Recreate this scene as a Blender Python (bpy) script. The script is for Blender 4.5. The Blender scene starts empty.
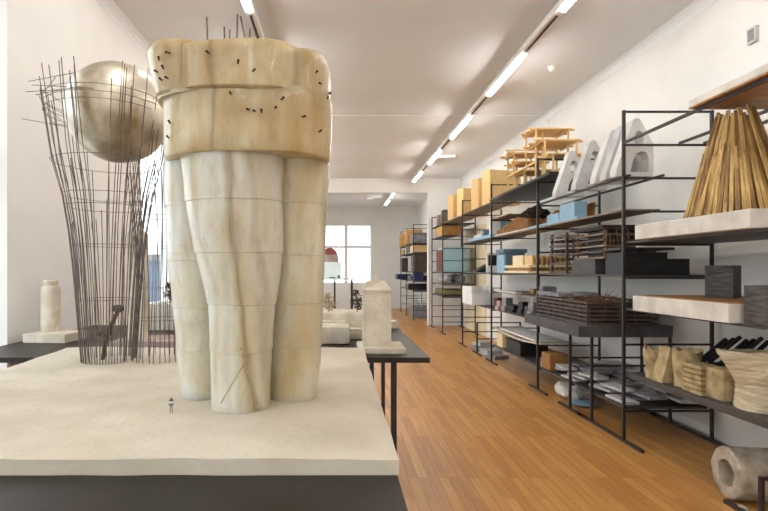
import bpy, bmesh, math, random
from mathutils import Vector, Matrix, noise
from mathutils.bvhtree import BVHTree
random.seed(7)
PI = math.pi
sc = bpy.context.scene
COL = sc.collection

# ------------------------------------------------------------------ camera, world, exposure
CH = 1.54                                   # eye height
cam_d = bpy.data.cameras.new('camera')
cam_d.sensor_width = 36.0
cam_d.lens = 24.0
cam_d.shift_x = 47.0 / 768
cam_d.shift_y = 14.5 / 768
cam_d.clip_start = 0.05
cam = bpy.data.objects.new('camera', cam_d)
COL.objects.link(cam)
cam.location = (0, 0, CH)
cam.rotation_euler = (PI / 2, 0, 0)
sc.camera = cam

sc.view_settings.view_transform = 'Standard'
sc.view_settings.look = 'None'
sc.view_settings.gamma = 1
sc.view_settings.use_curve_mapping = False
sc.view_settings.exposure = 0.23

w = bpy.data.worlds.new('daylight')
sc.world = w
w.use_nodes = True
bg = w.node_tree.nodes['Background']
bg.inputs['Color'].default_value = (0.84, 0.92, 1.0, 1)
bg.inputs['Strength'].default_value = 3.6
TUBE_POWER = 52.0


def portal(loc, rot, sx, sy):
    d = bpy.data.lights.new('window_portal', 'AREA')
    d.shape = 'RECTANGLE'
    d.size, d.size_y = sx, sy
    d.cycles.is_portal = True
    o = bpy.data.objects.new('window_portal', d)
    COL.objects.link(o)
    o.location = loc
    o.rotation_euler = rot


# ------------------------------------------------------------------ materials
def new_mat(name):
    m = bpy.data.materials.new(name)
    m.use_nodes = True
    nt = m.node_tree
    return m, nt, nt.nodes['Principled BSDF']


def rgb(r, g, b):
    f = lambda v: ((v / 255 + 0.055) / 1.055) ** 2.4 if v > 10 else v / 255 / 12.92
    return (f(r), f(g), f(b), 1)


def mat(name, c1, c2=None, rough=0.6, scale=8.0, stretch=(1, 1, 1), bump=0.0, bscale=None, metal=0.0, detail=4, spec=0.5, lo=0.35, hi=0.65):
    m, nt, b = new_mat(name)
    b.inputs['Roughness'].default_value = rough
    b.inputs['Metallic'].default_value = metal
    b.inputs['Specular IOR Level'].default_value = spec
    tc = nt.nodes.new('ShaderNodeTexCoord')
    mp = nt.nodes.new('ShaderNodeMapping')
    mp.inputs['Scale'].default_value = stretch
    nt.links.new(tc.outputs['Object'], mp.inputs['Vector'])
    n = nt.nodes.new('ShaderNodeTexNoise')
    n.inputs['Scale'].default_value = scale
    n.inputs['Detail'].default_value = detail
    nt.links.new(mp.outputs['Vector'], n.inputs['Vector'])
    r = nt.nodes.new('ShaderNodeValToRGB')
    r.color_ramp.elements[0].position = lo
    r.color_ramp.elements[1].position = hi
    r.color_ramp.elements[0].color = rgb(*c1)
    r.color_ramp.elements[1].color = rgb(*(c2 or c1))
    nt.links.new(n.outputs['Fac'], r.inputs['Fac'])
    nt.links.new(r.outputs['Color'], b.inputs['Base Color'])
    if bump:
        n2 = nt.nodes.new('ShaderNodeTexNoise')
        n2.inputs['Scale'].default_value = bscale or scale * 3
        n2.inputs['Detail'].default_value = 6
        nt.links.new(mp.outputs['Vector'], n2.inputs['Vector'])
        bp = nt.nodes.new('ShaderNodeBump')
        bp.inputs['Strength'].default_value = bump
        bp.inputs['Distance'].default_value = 0.02
        nt.links.new(n2.outputs['Fac'], bp.inputs['Height'])
        nt.links.new(bp.outputs['Normal'], b.inputs['Normal'])
    return m


M = {}
M['wall'] = mat('wall_paint', (236, 233, 228), (231, 228, 223), 0.85, 2)
M['ceiling'] = mat('ceiling_paint', (226, 226, 225), (222, 221, 220), 0.85, 1.2)
M['white'] = mat('white_paint', (240, 238, 234), (236, 234, 230), 0.5, 4)
M['steel'] = mat('black_steel', (34, 28, 26), (44, 37, 34), 0.45, 20)
M['board'] = mat('dark_board', (58, 52, 50), (74, 67, 63), 0.5, 6)
M['table'] = mat('table_laminate', (34, 27, 25), (42, 34, 31), 0.42, 5, spec=0.3)
M['slabdark'] = mat('dark_slab', (62, 60, 62), (80, 77, 78), 0.6, 7, bump=0.15)
M['black'] = mat('black_card', (22, 20, 21), (32, 29, 30), 0.5, 8)
M['plaster'] = mat('plaster', (222, 212, 194), (196, 184, 163), 0.85, 9, bump=0.35, bscale=40)
M['plasterw'] = mat('white_plaster', (228, 223, 214), (205, 199, 189), 0.8, 6, bump=0.25, bscale=30)
M['plinth'] = mat('plinth_plaster', (210, 199, 181), (190, 178, 157), 0.85, 3.5, bump=0.3, bscale=45)
M['conc'] = mat('concrete', (206, 204, 202), (180, 178, 176), 0.85, 7, bump=0.25, bscale=35)
M['concw'] = mat('pale_concrete', (226, 224, 221), (206, 203, 200), 0.85, 5, bump=0.2, bscale=30)
M['slate'] = mat('grey_plates', (150, 148, 150), (118, 116, 119), 0.8, 8, bump=0.2)
M['pine'] = mat('pine', (234, 200, 142), (216, 178, 114), 0.55, 6, (6, 6, 1))
M['pinex'] = mat('pine_beam', (234, 198, 138), (214, 174, 110), 0.55, 6, (1, 8, 8))
M['oak'] = mat('plywood', (172, 124, 66), (142, 98, 50), 0.55, 5, (1, 6, 6))
M['cane'] = mat('split_cane', (216, 182, 116), (158, 120, 66), 0.6, 14, (6, 6, 0.6))
M['caned'] = mat('weathered_cane', (168, 130, 78), (104, 76, 42), 0.65, 14, (6, 6, 0.6))
M['darkwood'] = mat('dark_wood', (66, 50, 42), (92, 70, 58), 0.6, 8, (1, 1, 5))
M['smoked'] = mat('smoked_block', (52, 47, 46), (92, 84, 80), 0.65, 5, (2, 2, 9), bump=0.2)
M['paperbag'] = mat('beige_paper_clay', (196, 176, 134), (152, 130, 92), 0.85, 12, bump=0.5, bscale=26)
M['sack'] = mat('ribbed_white_clay', (220, 206, 178), (184, 166, 132), 0.85, 9, (1, 1, 5), bump=0.5, bscale=18)
M['pipe'] = mat('old_concrete', (196, 184, 166), (152, 139, 120), 0.9, 10, bump=0.5, bscale=40)
M['blue'] = mat('pale_blue_foam', (150, 188, 208), (134, 172, 196), 0.6, 4)
M['teal'] = mat('blue_grey_acrylic', (168, 204, 214), (154, 192, 204), 0.35, 2)
M['bluegrey'] = mat('blue_grey_card', (98, 124, 142), (84, 108, 126), 0.6, 4)
M['cream'] = mat('cream_card', (240, 222, 178), (230, 208, 160), 0.6, 4)
M['creamdoor'] = mat('cream_paint', (236, 220, 184), (230, 212, 176), 0.55, 3)
M['amber'] = mat('amber_felt', (152, 104, 52), (108, 70, 34), 0.9, 18, bump=0.5)
M['moss'] = mat('dark_moss', (60, 38, 26), (36, 24, 18), 0.95, 22, bump=0.8)
M['ochre'] = mat('ochre_card', (204, 156, 84), (176, 128, 60), 0.7, 10, bump=0.2)
M['rust'] = mat('rust_red', (116, 52, 40), (92, 44, 36), 0.7, 6)
M['navy'] = mat('navy_card', (36, 46, 92), (28, 36, 76), 0.6, 6)
M['greywood'] = mat('grey_timber', (142, 126, 108), (112, 98, 84), 0.75, 8, (4, 1, 1), bump=0.2)
M['olive'] = mat('olive_turf', (140, 122, 78), (112, 98, 60), 0.9, 14, bump=0.5)
M['wire'] = mat('grey_wire', (124, 113, 107), (94, 82, 77), 0.5, 30, metal=0.4)
M['rustwire'] = mat('rusty_wire', (128, 102, 82), (96, 76, 64), 0.6, 30, metal=0.3)
M['leafd'] = mat('dried_dark_leaves', (84, 66, 44), (52, 44, 30), 0.8, 20)
M['leafp'] = mat('dried_pale_leaves', (200, 184, 140), (128, 116, 74), 0.8, 20)
M['twig'] = mat('dry_twigs', (150, 112, 70), (104, 72, 42), 0.8, 20)
M['dome'] = mat('dull_red_dome', (150, 74, 74), (130, 62, 64), 0.6, 4)
M['stone'] = mat('pinkish_stone', (192, 170, 160), (168, 148, 140), 0.8, 8)
M['nail'] = mat('black_nail', (26, 20, 16), (40, 30, 22), 0.4, 20, metal=0.5)
M['facade'] = mat('grey_blue_facade', (112, 122, 142), (96, 106, 128), 0.8, 2)
M['ground'] = mat('pale_paving', (170, 170, 168), (150, 150, 148), 0.9, 1)


def make_brass():
    m, nt, b = new_mat('hammered_brass')
    b.inputs['Metallic'].default_value = 0.85
    tc = nt.nodes.new('ShaderNodeTexCoord')
    n = nt.nodes.new('ShaderNodeTexNoise')
    n.inputs['Scale'].default_value = 5
    n.inputs['Detail'].default_value = 6
    nt.links.new(tc.outputs['Object'], n.inputs['Vector'])
    r = nt.nodes.new('ShaderNodeValToRGB')
    e = r.color_ramp.elements
    e[0].position = 0.33
    e[0].color = rgb(150, 128, 96)
    e[1].position = 0.6
    e[1].color = rgb(232, 224, 206)
    nt.links.new(n.outputs['Fac'], r.inputs['Fac'])
    nt.links.new(r.outputs['Color'], b.inputs['Base Color'])
    r2 = nt.nodes.new('ShaderNodeMapRange')
    r2.inputs['To Min'].default_value = 0.5
    r2.inputs['To Max'].default_value = 0.36
    nt.links.new(n.outputs['Fac'], r2.inputs['Value'])
    nt.links.new(r2.outputs['Result'], b.inputs['Roughness'])
    bp = nt.nodes.new('ShaderNodeBump')
    bp.inputs['Strength'].default_value = 0.15
    bp.inputs['Distance'].default_value = 0.02
    nt.links.new(n.outputs['Fac'], bp.inputs['Height'])
    nt.links.new(bp.outputs['Normal'], b.inputs['Normal'])
    return m


M['brass'] = make_brass()


def make_resin(name, base, stain, amount, streaks, tier=.35):
    """Cloudy cast resin: milky, slightly translucent, with yellow staining and long brown runs down its height."""
    m, nt, b = new_mat(name)
    N, L = nt.nodes, nt.links
    tc = N.new('ShaderNodeTexCoord')
    n = N.new('ShaderNodeTexNoise')
    n.inputs['Scale'].default_value = 7
    n.inputs['Detail'].default_value = 5
    mp = N.new('ShaderNodeMapping')
    mp.inputs['Scale'].default_value = (1.6, 1.6, 0.5)
    L.new(tc.outputs['Object'], mp.inputs['Vector'])
    L.new(mp.outputs['Vector'], n.inputs['Vector'])
    r = N.new('ShaderNodeValToRGB')
    r.color_ramp.elements[0].position = 0.5 - amount * 0.25
    r.color_ramp.elements[1].position = 0.85 - amount * 0.25
    r.color_ramp.elements[0].color = rgb(*base)
    r.color_ramp.elements[1].color = rgb(*stain)
    L.new(n.outputs['Fac'], r.inputs['Fac'])
    col = r.outputs['Color']
    # fine vertical cloudiness
    n3 = N.new('ShaderNodeTexNoise')
    n3.inputs['Scale'].default_value = 10
    n3.inputs['Detail'].default_value = 3
    mp3 = N.new('ShaderNodeMapping')
    mp3.inputs['Scale'].default_value = (2, 2, 0.5)
    L.new(tc.outputs['Object'], mp3.inputs['Vector'])
    L.new(mp3.outputs['Vector'], n3.inputs['Vector'])
    mr3 = N.new('ShaderNodeMapRange')
    mr3.inputs['From Min'].default_value = 0.5
    mr3.inputs['From Max'].default_value = 0.75
    mr3.inputs['To Max'].default_value = 0.35
    L.new(n3.outputs['Fac'], mr3.inputs['Value'])
    mx3 = N.new('ShaderNodeMix')
    mx3.data_type = 'RGBA'
    mx3.inputs['B'].default_value = rgb(176, 158, 118)
    L.new(mr3.outputs['Result'], mx3.inputs['Factor'])
    L.new(col, mx3.inputs['A'])
    col = mx3.outputs['Result']
    # mottled inclusions caught in the cast
    n4 = N.new('ShaderNodeTexNoise')
    n4.inputs['Scale'].default_value = 26
    n4.inputs['Detail'].default_value = 5
    n4.inputs['Roughness'].default_value = 0.65
    mp4 = N.new('ShaderNodeMapping')
    mp4.inputs['Scale'].default_value = (1, 1, 0.55)
    L.new(tc.outputs['Object'], mp4.inputs['Vector'])
    L.new(mp4.outputs['Vector'], n4.inputs['Vector'])
    mr4 = N.new('ShaderNodeMapRange')
    mr4.inputs['From Min'].default_value = 0.52
    mr4.inputs['From Max'].default_value = 0.78
    mr4.inputs['To Max'].default_value = 0.6
    L.new(n4.outputs['Fac'], mr4.inputs['Value'])
    mx4 = N.new('ShaderNodeMix')
    mx4.data_type = 'RGBA'
    mx4.inputs['B'].default_value = rgb(stain[0] * .86, stain[1] * .80, stain[2] * .70)
    L.new(mr4.outputs['Result'], mx4.inputs['Factor'])
    L.new(col, mx4.inputs['A'])
    col = mx4.outputs['Result']
    sep = N.new('ShaderNodeSeparateXYZ')
    L.new(tc.outputs['Object'], sep.inputs['Vector'])
    # every cast tier has its own shade
    dv = N.new('ShaderNodeMath'); dv.operation = 'MULTIPLY_ADD'; dv.inputs[1].default_value = 6.1; dv.inputs[2].default_value = -.13 + len(streaks)
    L.new(sep.outputs['Z'], dv.inputs[0])
    fl = N.new('ShaderNodeMath'); fl.operation = 'FLOOR'
    L.new(dv.outputs[0], fl.inputs[0])
    wn = N.new('ShaderNodeTexWhiteNoise'); wn.noise_dimensions = '1D'
    L.new(fl.outputs[0], wn.inputs['W'])
    wm = N.new('ShaderNodeMath'); wm.operation = 'MULTIPLY'; wm.inputs[1].default_value = tier
    L.new(wn.outputs['Value'], wm.inputs[0])
    mxt = N.new('ShaderNodeMix'); mxt.data_type = 'RGBA'
    mxt.inputs['B'].default_value = rgb(216, 206, 178)
    L.new(wm.outputs[0], mxt.inputs['Factor'])
    L.new(col, mxt.inputs['A'])
    col = mxt.outputs['Result']
    for (x0, k, width, strength, c) in streaks:
        # distance from the line x = x0 + k z, wobbling with noise
        ma = N.new('ShaderNodeMath'); ma.operation = 'MULTIPLY_ADD'
        ma.inputs[1].default_value = -k; ma.inputs[2].default_value = -x0
        L.new(sep.outputs['Z'], ma.inputs[0])
        ad = N.new('ShaderNodeMath'); ad.operation = 'ADD'
        L.new(sep.outputs['X'], ad.inputs[0]); L.new(ma.outputs[0], ad.inputs[1])
        wob = N.new('ShaderNodeMath'); wob.operation = 'MULTIPLY_ADD'
        wob.inputs[1].default_value = 0.09
        L.new(n.outputs['Fac'], wob.inputs[0]); L.new(ad.outputs[0], wob.inputs[2])
        sb = N.new('ShaderNodeMath'); sb.operation = 'SUBTRACT'; sb.inputs[1].default_value = 0.045
        L.new(wob.outputs[0], sb.inputs[0])
        ab = N.new('ShaderNodeMath'); ab.operation = 'ABSOLUTE'
        L.new(sb.outputs[0], ab.inputs[0])
        mr = N.new('ShaderNodeMapRange')
        mr.interpolation_type = 'SMOOTHSTEP'
        mr.inputs['From Min'].default_value = 0
        mr.inputs['From Max'].default_value = width
        mr.inputs['To Min'].default_value = strength
        mr.inputs['To Max'].default_value = 0
        L.new(ab.outputs[0], mr.inputs['Value'])
        mx = N.new('ShaderNodeMix'); mx.data_type = 'RGBA'
        mx.inputs['B'].default_value = rgb(*c)
        L.new(mr.outputs['Result'], mx.inputs['Factor'])
        L.new(col, mx.inputs['A'])
        col = mx.outputs['Result']
    L.new(col, b.inputs['Base Color'])
    b.inputs['Roughness'].default_value = 0.3
    b.inputs['IOR'].default_value = 1.35
    b.inputs['Subsurface Weight'].default_value = 0.75
    b.inputs['Subsurface Radius'].default_value = (1.0, 0.8, 0.55)
    b.inputs['Subsurface Scale'].default_value = 0.06
    b.inputs['Transmission Weight'].default_value = 0.3
    b.inputs['Coat Weight'].default_value = 0.5
    b.inputs['Coat Roughness'].default_value = 0.12
    bp = N.new('ShaderNodeBump')
    bp.inputs['Strength'].default_value = 0.4
    bp.inputs['Distance'].default_value = 0.01
    L.new(n4.outputs['Fac'], bp.inputs['Height'])
    L.new(bp.outputs['Normal'], b.inputs['Normal'])
    return m


M['resin_front'] = make_resin('milky_resin', (244, 241, 231), (218, 202, 156), 0.4,
                              [(0.058, -0.11, 0.03, 0.5, (176, 140, 80)), (0.060, -0.108, 0.013, 0.42, (130, 102, 60)), (0.10, -0.07, 0.02, 0.3, (160, 150, 122)), (-0.04, 0.02, 0.02, 0.2, (170, 160, 136))])
M['resin_side'] = make_resin('clear_resin', (234, 227, 204), (206, 186, 134), 0.5, [(0.02, 0.02, 0.02, 0.35, (160, 130, 78))])
M['resin_pale'] = make_resin('pale_resin', (246, 244, 237), (224, 213, 180), 0.35, [(-0.02, -0.05, 0.02, 0.2, (170, 150, 110))])
M['resin_top'] = make_resin('yellowed_resin', (230, 219, 184), (194, 158, 90), 0.8, [(-0.075, 0.0, 0.03, 0.4, (160, 120, 64)), (-0.075, 0.0, 0.01, 0.35, (120, 88, 46))], 0.15)


def make_glass():
    m, nt, b = new_mat('window_glass')
    nt.nodes.remove(b)
    out = nt.nodes['Material Output']
    t = nt.nodes.new('ShaderNodeBsdfTransparent')
    t.inputs['Color'].default_value = (0.97, 0.985, 0.98, 1)
    g = nt.nodes.new('ShaderNodeBsdfGlossy')
    g.inputs['Roughness'].default_value = 0.03
    lw = nt.nodes.new('ShaderNodeLayerWeight')
    lw.inputs['Blend'].default_value = 0.5
    fr = nt.nodes.new('ShaderNodeMath')
    fr.operation = 'POWER'
    fr.inputs[1].default_value = 5
    nt.links.new(lw.outputs['Facing'], fr.inputs[0])
    mx = nt.nodes.new('ShaderNodeMixShader')
    nt.links.new(fr.outputs[0], mx.inputs['Fac'])
    nt.links.new(t.outputs[0], mx.inputs[1])
    nt.links.new(g.outputs[0], mx.inputs[2])
    nt.links.new(mx.outputs[0], out.inputs['Surface'])
    return m


M['glass'] = make_glass()


def make_vitrine_glass():
    m, nt, b = new_mat('pale_mint_acrylic')
    b.inputs['Base Color'].default_value = rgb(222, 236, 228)
    b.inputs['Roughness'].default_value = 0.2
    b.inputs['Alpha'].default_value = 0.7
    return m


M['mint'] = make_vitrine_glass()


def make_tube():
    m, nt, b = new_mat('lit_tube')
    b.inputs['Base Color'].default_value = (1, 1, 1, 1)
    b.inputs['Emission Color'].default_value = (1.0, 0.975, 0.94, 1)
    b.inputs['Emission Strength'].default_value = TUBE_POWER
    return m


M['tube'] = make_tube()


def make_floor():
    m, nt, b = new_mat('oak_strip_floor')
    N, L = nt.nodes, nt.links
    tc = N.new('ShaderNodeTexCoord')
    s = N.new('ShaderNodeSeparateXYZ')
    c = N.new('ShaderNodeCombineXYZ')
    L.new(tc.outputs['Object'], s.inputs[0])
    L.new(s.outputs['Y'], c.inputs['X'])
    L.new(s.outputs['X'], c.inputs['Y'])
    br = N.new('ShaderNodeTexBrick')
    br.inputs['Color1'].default_value = rgb(204, 150, 84)
    br.inputs['Color2'].default_value = rgb(178, 122, 62)
    br.inputs['Mortar'].default_value = rgb(112, 70, 32)
    br.inputs['Scale'].default_value = 1
    br.inputs['Mortar Size'].default_value = 0.0016
    br.inputs['Mortar Smooth'].default_value = 0.3
    br.inputs['Bias'].default_value = -0.1
    br.inputs['Brick Width'].default_value = 0.95
    br.inputs['Row Height'].default_value = 0.075
    br.offset = 0.37
    br.offset_frequency = 3
    L.new(c.outputs[0], br.inputs['Vector'])
    n = N.new('ShaderNodeTexNoise')
    n.inputs['Scale'].default_value = 3
    n.inputs['Detail'].default_value = 6
    mp = N.new('ShaderNodeMapping')
    mp.inputs['Scale'].default_value = (14, 0.8, 1)
    L.new(tc.outputs['Object'], mp.inputs['Vector'])
    L.new(mp.outputs['Vector'], n.inputs['Vector'])
    mx = N.new('ShaderNodeMix')
    mx.data_type = 'RGBA'
    mx.blend_type = 'OVERLAY'
    mx.inputs['Factor'].default_value = 0.35
    L.new(br.outputs['Color'], mx.inputs['A'])
    L.new(n.outputs['Fac'], mx.inputs['B'])
    L.new(mx.outputs['Result'], b.inputs['Base Color'])
    b.inputs['Roughness'].default_value = 0.34
    b.inputs['Specular IOR Level'].default_value = 0.45
    return m


M['floor'] = make_floor()


def make_figure_mat():
    """Grey jacket, white shirt band and pale trousers by height on the little figure."""
    m, nt, b = new_mat('painted_figure')
    tc = nt.nodes.new('ShaderNodeTexCoord')
    s = nt.nodes.new('ShaderNodeSeparateXYZ')
    nt.links.new(tc.outputs['Object'], s.inputs[0])
    mr = nt.nodes.new('ShaderNodeMapRange')
    mr.inputs['From Max'].default_value = 0.056
    nt.links.new(s.outputs['Z'], mr.inputs['Value'])
    r = nt.nodes.new('ShaderNodeValToRGB')
    r.color_ramp.interpolation = 'CONSTANT'
    e = r.color_ramp.elements
    e[0].position = 0
    e[0].color = rgb(128, 118, 112)
    e[1].position = 0.46
    e[1].color = rgb(70, 66, 74)
    for p, c in ((0.56, (206, 204, 206)), (0.7, (92, 90, 98)), (0.85, (176, 140, 120)), (0.94, (70, 56, 48))):
        k = e.new(p)
        k.color = rgb(*c)
    nt.links.new(mr.outputs['Result'], r.inputs['Fac'])
    nt.links.new(r.outputs['Color'], b.inputs['Base Color'])
    return m


M['figure'] = make_figure_mat()
M['castbar'] = mat('cast_in_bar', (190, 174, 138), (172, 152, 112), 0.5, 20)


# ------------------------------------------------------------------ mesh helpers
class MB:
    def __init__(self):
        self.bm = bmesh.new()

    def box(self, x0, x1, y0, y1, z0, z1, bevel=0.0, rot=None, pivot=None):
        r = bmesh.ops.create_cube(self.bm, size=1)
        vs = r['verts']
        c = Vector(((x0 + x1) / 2, (y0 + y1) / 2, (z0 + z1) / 2))
        for v in vs:
            v.co = Vector((v.co.x * abs(x1 - x0), v.co.y * abs(y1 - y0), v.co.z * abs(z1 - z0))) + c
        if rot is not None:
            pv = Vector(pivot) if pivot else c
            for v in vs:
                v.co = rot @ (v.co - pv) + pv
        if bevel:
            es = set()
            for v in vs:
                es.update(v.link_edges)
            bmesh.ops.bevel(self.bm, geom=list(es), offset=bevel, segments=2, affect='EDGES', profile=0.6)
        return self

    def bar(self, a, b, r, n=8, r2=None):
        a, b = Vector(a), Vector(b)
        d = b - a
        q = d.to_track_quat('Z', 'Y').to_matrix()
        r2 = r if r2 is None else r2
        off = PI / n
        A = [self.bm.verts.new(a + q @ Vector((math.cos(off + 2 * PI * i / n) * r, math.sin(off + 2 * PI * i / n) * r, 0))) for i in range(n)]
        B = [self.bm.verts.new(b + q @ Vector((math.cos(off + 2 * PI * i / n) * r2, math.sin(off + 2 * PI * i / n) * r2, 0))) for i in range(n)]
        for i in range(n):
            self.bm.faces.new((A[i], A[(i + 1) % n], B[(i + 1) % n], B[i]))
        self.bm.faces.new(A[::-1])
        self.bm.faces.new(B)
        return self

    def tube(self, pts, r, n=6):
        pts = [Vector(p) for p in pts]
        rings = []
        for i, p in enumerate(pts):
            d = (pts[min(i + 1, len(pts) - 1)] - pts[max(i - 1, 0)]).normalized()
            q = d.to_track_quat('Z', 'Y').to_matrix()
            rings.append([self.bm.verts.new(p + q @ Vector((math.cos(2 * PI * k / n) * r, math.sin(2 * PI * k / n) * r, 0))) for k in range(n)])
        for A, B in zip(rings, rings[1:]):
            for k in range(n):
                self.bm.faces.new((A[k], A[(k + 1) % n], B[(k + 1) % n], B[k]))
        self.bm.faces.new(rings[0][::-1])
        self.bm.faces.new(rings[-1])
        return self

    def ring(self, c, R, r, n=40, m=6, ry=None, jit=0.0):
        ry = R if ry is None else ry
        rings = []
        for i in range(n):
            a = 2 * PI * i / n
            j = 1 + jit * math.sin(3 * a + R * 40)
            d = Vector((math.cos(a), math.sin(a), 0))
            p = Vector(c) + Vector((d.x * R * j, d.y * ry * j, 0))
            rings.append([self.bm.verts.new(p + d * math.cos(2 * PI * k / m) * r + Vector((0, 0, math.sin(2 * PI * k / m) * r))) for k in range(m)])
        for i in range(n):
            A, B = rings[i], rings[(i + 1) % n]
            for k in range(m):
                self.bm.faces.new((A[k], B[k], B[(k + 1) % m], A[(k + 1) % m]))
        return self

    def loft(self, secs, n=48, cap0=True, cap1=True):
        """secs: (cx, cy, z, rx, ry)"""
        rings = []
        for (cx, cy, z, rx, ry) in secs:
            rings.append([self.bm.verts.new((cx + rx * math.cos(2 * PI * k / n), cy + ry * math.sin(2 * PI * k / n), z)) for k in range(n)])
        for A, B in zip(rings, rings[1:]):
            for k in range(n):
                self.bm.faces.new((A[k], A[(k + 1) % n], B[(k + 1) % n], B[k]))
        if cap0:
            self.bm.faces.new(rings[0][::-1])
        if cap1:
            self.bm.faces.new(rings[-1])
        return self

    def lathe(self, prof, n=32, c=(0, 0, 0)):
        """prof: (r, z), open profile, r > 0"""
        return self.loft([(c[0], c[1], c[2] + z, r, r) for r, z in prof], n)

    def prism(self, pts, y0, y1):
        """outline in x-z, extruded along y"""
        A = [self.bm.verts.new((x, y0, z)) for x, z in pts]
        B = [self.bm.verts.new((x, y1, z)) for x, z in pts]
        n = len(pts)
        self.bm.faces.new(A)
        self.bm.faces.new(B[::-1])
        for i in range(n):
            self.bm.faces.new((A[i], B[i], B[(i + 1) % n], A[(i + 1) % n]))
        return self

    def ico(self, c, r, sub=3, sq=(1, 1, 1)):
        g = bmesh.ops.create_icosphere(self.bm, subdivisions=sub, radius=1)
        for v in g['verts']:
            v.co = Vector((v.co.x * r * sq[0], v.co.y * r * sq[1], v.co.z * r * sq[2])) + Vector(c)
        return self

    def leaves(self, c, r, n, size, rnd):
        c = Vector(c)
        for _ in range(n):
            d = Vector((rnd.gauss(0, 1), rnd.gauss(0, 1), rnd.gauss(0, 1))).normalized()
            p = c + d * r * (0.45 + 0.55 * rnd.random())
            q = Matrix.Rotation(rnd.random() * 6.28, 3, 'Z') @ Matrix.Rotation(rnd.random() * 3, 3, 'X')
            s = size * (0.6 + 0.8 * rnd.random())
            a = [p + q @ Vector(t) for t in ((-s, 0, 0), (0, -s * .5, s * .15), (s, 0, 0), (0, s * .5, s * .15))]
            self.bm.faces.new([self.bm.verts.new(t) for t in a])
        return self

    def noise(self, amp, freq, seed=0.0, zamp=None):
        self.bm.normal_update()
        off = Vector((seed * 7.3, seed * 3.1, seed * 5.7))
        mv = [(v, v.normal.copy() * noise.noise(v.co * freq + off) * amp) for v in self.bm.verts]
        for v, d in mv:
            v.co += d
        return self

    def subdiv(self, cuts):
        bmesh.ops.subdivide_edges(self.bm, edges=self.bm.edges[:], cuts=cuts, use_grid_fill=True)
        return self

    def mesh(self, name, smooth=False):
        bmesh.ops.recalc_face_normals(self.bm, faces=self.bm.faces[:])
        me = bpy.data.meshes.new(name)
        self.bm.to_mesh(me)
        self.bm.free()
        if smooth:
            for p in me.polygons:
                p.use_smooth = True
            try:
                me.set_sharp_from_angle(angle=0.6)
            except Exception:
                pass
        return me


def link(name, me, m, parent=None, loc=(0, 0, 0), rz=0.0):
    o = bpy.data.objects.new(name, me)
    COL.objects.link(o)
    if m is not None and len(me.materials) == 0:
        me.materials.append(M[m] if isinstance(m, str) else m)
    o.location = loc
    o.rotation_euler = (0, 0, rz)
    if parent is not None:
        o.parent = parent
    return o


def tag(o, label, cat, group=None, kind=None):
    if label:
        o['label'] = label
    if cat:
        o['category'] = cat
    if group:
        o['group'] = group
    if kind:
        o['kind'] = kind
    return o


def thing(name, label, cat, loc=(0, 0, 0), rz=0.0, group=None):
    o = bpy.data.objects.new(name, None)
    o.empty_display_size = 0.1
    COL.objects.link(o)
    o.location = loc
    o.rotation_euler = (0, 0, rz)
    return tag(o, label, cat, group)


def part(name, mb, m, parent, loc=(0, 0, 0), smooth=False, label=None):
    o = link(name, mb.mesh(name, smooth), m, parent, loc)
    if label:
        o['label'] = label
    return o


def solo(name, mb, m, label, cat, loc=(0, 0, 0), rz=0.0, group=None, smooth=False):
    return tag(link(name, mb.mesh(name, smooth), m, None, loc, rz), label, cat, group)


def struct(name, mb, m, parent=None):
    o = link(name, mb.mesh(name), m, parent)
    if parent is None:
        o['kind'] = 'structure'
    return o


def dup(root, loc, rz, label=None, group=None):
    r = root.copy()
    COL.objects.link(r)
    r.location = loc
    r.rotation_euler = (0, 0, rz)
    if label:
        r['label'] = label
    if group:
        r['group'] = group
    for ch in list(root.children):
        c = ch.copy()
        COL.objects.link(c)
        c.parent = r
        for g in list(ch.children):
            d = g.copy()
            COL.objects.link(d)
            d.parent = c
    return r


RZ = lambda a: Matrix.Rotation(a, 3, 'Z')
RY = lambda a: Matrix.Rotation(a, 3, 'Y')
RX = lambda a: Matrix.Rotation(a, 3, 'X')

# ------------------------------------------------------------------ the room
XL, XR = -2.2, 3.47
YB, YE = -4.5, 14.2
ZC = 4.08
FY = 20.5                                    # far room's end wall
struct('floor', MB().box(-2.5, 4.2, YB - .3, FY + .3, -0.1, 0), 'floor')
struct('ceiling', MB().box(-2.5, 4.2, YB - .3, FY + .3, ZC, ZC + 0.1), 'ceiling')
struct('wall_right', MB().box(XR, XR + .25, YB - .25, YE + .3, 0, ZC), 'wall')
struct('trim_panel', MB().box(XR - .045, XR + .01, 1.0, 4.72, 0, 3.52, 0.006), 'wall')
# end wall: pier on the shelf side and a lintel over the wide opening
struct('wall_end', MB().box(2.55, XR, YE, YE + .3, 0, ZC).box(XL, 2.55, YE, YE + .3, 3.70, ZC), 'wall')


def wall_y(name, x0, x1, y0, y1, opens):
    """wall along y with openings (ya, yb, za, zb)"""
    mb = MB()
    y = y0
    for (a, b, za, zb) in opens:
        mb.box(x0, x1, y, a, 0, ZC)
        if za > 0:
            mb.box(x0, x1, a, b, 0, za)
        mb.box(x0, x1, a, b, zb, ZC)
        y = b
    mb.box(x0, x1, y, y1, 0, ZC)
    return struct(name, mb, 'wall')


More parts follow.
